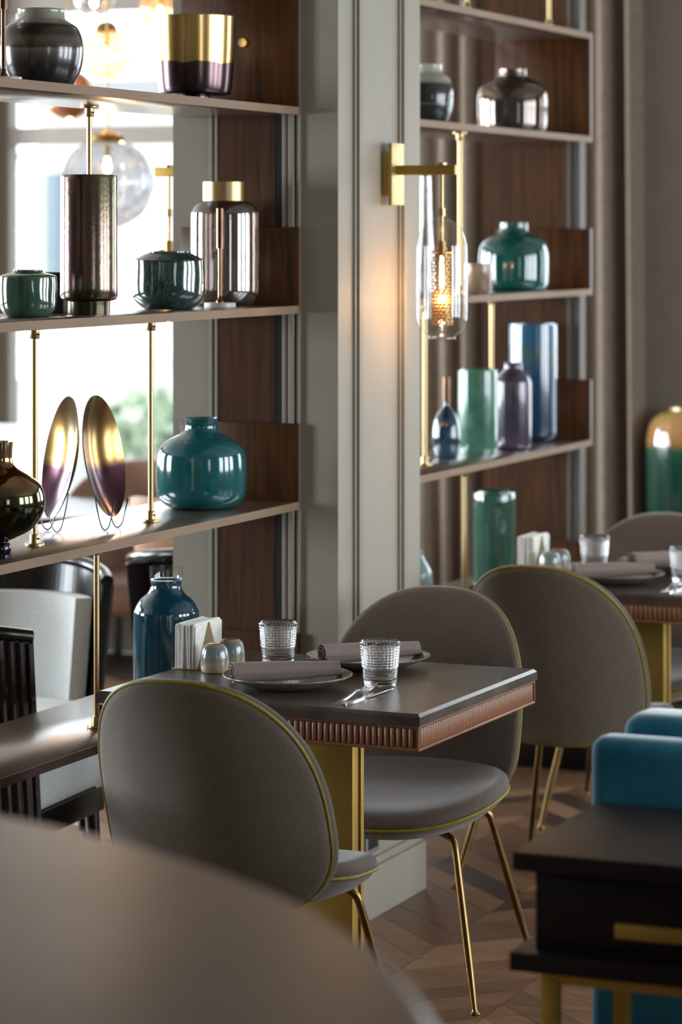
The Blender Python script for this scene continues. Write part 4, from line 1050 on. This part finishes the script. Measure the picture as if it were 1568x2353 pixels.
tub_chair((-4.0, 8.55, 0), math.radians(-35), 'tan leather tub chair nearer the pier, in the left dining area', M['tan'], M['black'])
tub_chair((-4.75, 6.9, 0), math.radians(150), 'pale grey tub chair below the third shelf at the far left', M['paleg'], M['black'])
tub_chair((-4.75, 9.45, 0), math.radians(200), 'brown tub chair nearest the bright window in the left dining area', mat('brown_leather', (120, 92, 74), rough=.5), M['black'])
rt = thing('round_table', 'round dark table with a pale cloth in front of the bright window', 'table', (-4.95, 8.9, 0))
lathe('tabletop', [(0, .72), (.42, .72), (.425, .73), (.425, .745), (.42, .75), (0, .75)], M['stone'], rt, seg=48)
lathe('pedestal', [(0, 0), (.22, 0), (.22, .012), (.05, .02), (.04, .1), (.04, .72), (0, .72)], M['brass_yellow'], rt, seg=32)
so = thing('sofa', 'pale grey sofa with its back under the bright window', 'sofa', (-5.75, 10.05, 0))
for nme, b_ in (('back', (-.42, .42, .18, .36, .30, .93)), ('seat', (-.42, .42, -.35, .20, .22, .46)), ('armrest', (-.52, -.40, -.35, .36, .2, .66)), ('armrest', (.40, .52, -.35, .36, .2, .66))):
    padbox(nme, *b_, M['paleg'], so, .05)
for sx in (-.46, .46):
    for sy in (-.3, .3): tube('leg', [(sx, sy, .24), (sx, sy, 0)], .018, M['black'], so, seg=8)

# ---- pendant lamps
def pendant(x, y, z, r, label, m=None, watt=2):
    t = thing('pendant_lamp', label, 'lamp', (x, y, z), 0, 'glass globe pendants')
    n = 20; prof = []
    for i in range(n + 1):
        a = -PI / 2 + (PI - .35) * i / n; prof.append((max(r * math.cos(a), .0005), r * math.sin(a)))
    def fn(rr, zz, a): return rr * (1 + .035 * math.sin(9 * a + zz / r * 5) * math.sin(9 * a - zz / r * 5)) if rr > .01 else rr
    lathe('globe', prof, m or M['globe'], t, seg=72, fn=fn)
    zt = r * .96
    lathe('cap', [(0, zt + .025), (.02, zt + .025), (.045 * r / .15 + .01, zt + .010), (.05 * r / .15 + .01, zt - .012), (.012, zt - .014), (.012, zt - .06), (0, zt - .06)], M['brass_dull'], t, seg=28)
    lathe('bulb', smooth_prof([(0, zt - .115), (.009, zt - .108), (.012, zt - .095), (.009, zt - .075), (.006, zt - .06)], 4), M['bulb'], t, seg=16)
    tube('stem', [(0, 0, zt + .02), (0, 0, CE - z)], .004, M['brass_dull'], t, seg=8)
    lathe('ceiling_rose', [(0, CE - z - .02), (.05, CE - z - .02), (.05, CE - z), (0, CE - z)], M['brass_dull'], t, seg=24)
    l = bpy.data.lights.new('bulb_light', 'POINT'); l.energy = watt; l.color = (1, .6, .3); l.shadow_soft_size = .02
    lo = bpy.data.objects.new('bulb_light', l); C.objects.link(lo); lo.parent = t; lo.location = (0, 0, zt - .17)
    return t
M['amber'] = globe_glass((.86, .74, .62), (.62, .42, .26))
copper = mat('copper_shade', (190, 130, 96), rough=.3, metal=.8)
pendant(-4.40, 8.53, 1.867, .150, 'large swirled glass globe pendant hanging before the window behind the tall vase')
pendant(-4.625, 8.96, 2.318, .090, 'small clear globe pendant beside the banded jar', M['amber'])
pendant(-4.45, 9.02, 2.475, .072, 'small clear globe pendant above the brass pot', M['amber'])
pendant(-4.72, 9.05, 2.53, .075, 'small globe pendant at the very top, its bottom just in frame')
pendant(-4.95, 9.3, 2.20, .090, 'copper glass globe pendant, its base peeping under the top shelf', copper)

# ================================================================== outside the far window
M['ground'] = mat('pale_paving', (170, 168, 162), (150, 148, 144), scale=2, rough=.8)
g = struct(box('ground_outside', -40, 30, FW + .4, 60, -.4, -.3, M['ground']))
g['label'] = 'pale paved forecourt outside the window'
bl = thing('building', 'pale building across the forecourt, blurred beyond the window', 'building', (-22, 42, -.3))
box('wall', -9, 9, 0, 6, 0, 4.2, mat('pale_render', (214, 208, 196), rough=.8), bl)
box('roof', -9.3, 9.3, -.3, 6.3, 4.2, 4.5, mat('roof_grey', (150, 150, 150), rough=.8), bl)
for i in range(7): 
    wn_ = box('window', -8 + i * 2.4, -6.8 + i * 2.4, -.06, 0, 1.0, 3.0, mat('dark_window', (90, 110, 122), rough=.1), bl)
leafm = [mat('leaf_green_%d' % i, c1, c2, scale=3, rough=.7) for i, (c1, c2) in enumerate((((160, 176, 140), (192, 202, 170)), ((150, 168, 142), (182, 194, 168))))]
def tree(x, y, h, r, label, seed):
    t = thing('shrub', label, 'shrub', (x, y, -.3), 0, 'shrubs outside the window')
    tube('trunk', [(0, 0, 0), (.05, 0, h * .3), (0, .05, h * .6)], [.05, .04, .03], M['darkwood'], t, seg=8)
    rnd = random.Random(seed); bm = bmesh.new()
    for k in range(420):
        th_ = rnd.uniform(0, 2 * PI); ph = math.acos(rnd.uniform(-1, 1)); rr = r * rnd.uniform(.35, 1) ** .5
        c = Vector((rr * math.sin(ph) * math.cos(th_), rr * math.sin(ph) * math.sin(th_), h * .68 + rr * .75 * math.cos(ph)))
        s_ = rnd.uniform(.08, .16); R = Matrix.Rotation(rnd.uniform(0, 6), 3, Vector((rnd.random(), rnd.random(), rnd.random())).normalized())
        vs = [bm.verts.new(c + R @ Vector(q)) for q in ((-s_, 0, 0), (0, -s_ * .5, .04), (s_, 0, 0), (0, s_ * .5, -.04))]
        bm.faces.new(vs)
    me = bpy.data.meshes.new('foliage'); bm.to_mesh(me); bm.free()
    o = link('foliage', me, leafm[seed % 2], t); o['kind'] = 'stuff'
    return t
tree(-10.4, 21, .6, .42, 'low green shrub at the left of the window view', 1)
tree(-13.4, 29, .8, .5, 'rounded shrub beyond the middle of the window view', 2)
tree(-10.9, 26, .8, .5, 'small shrub beyond the right of the window view', 3)
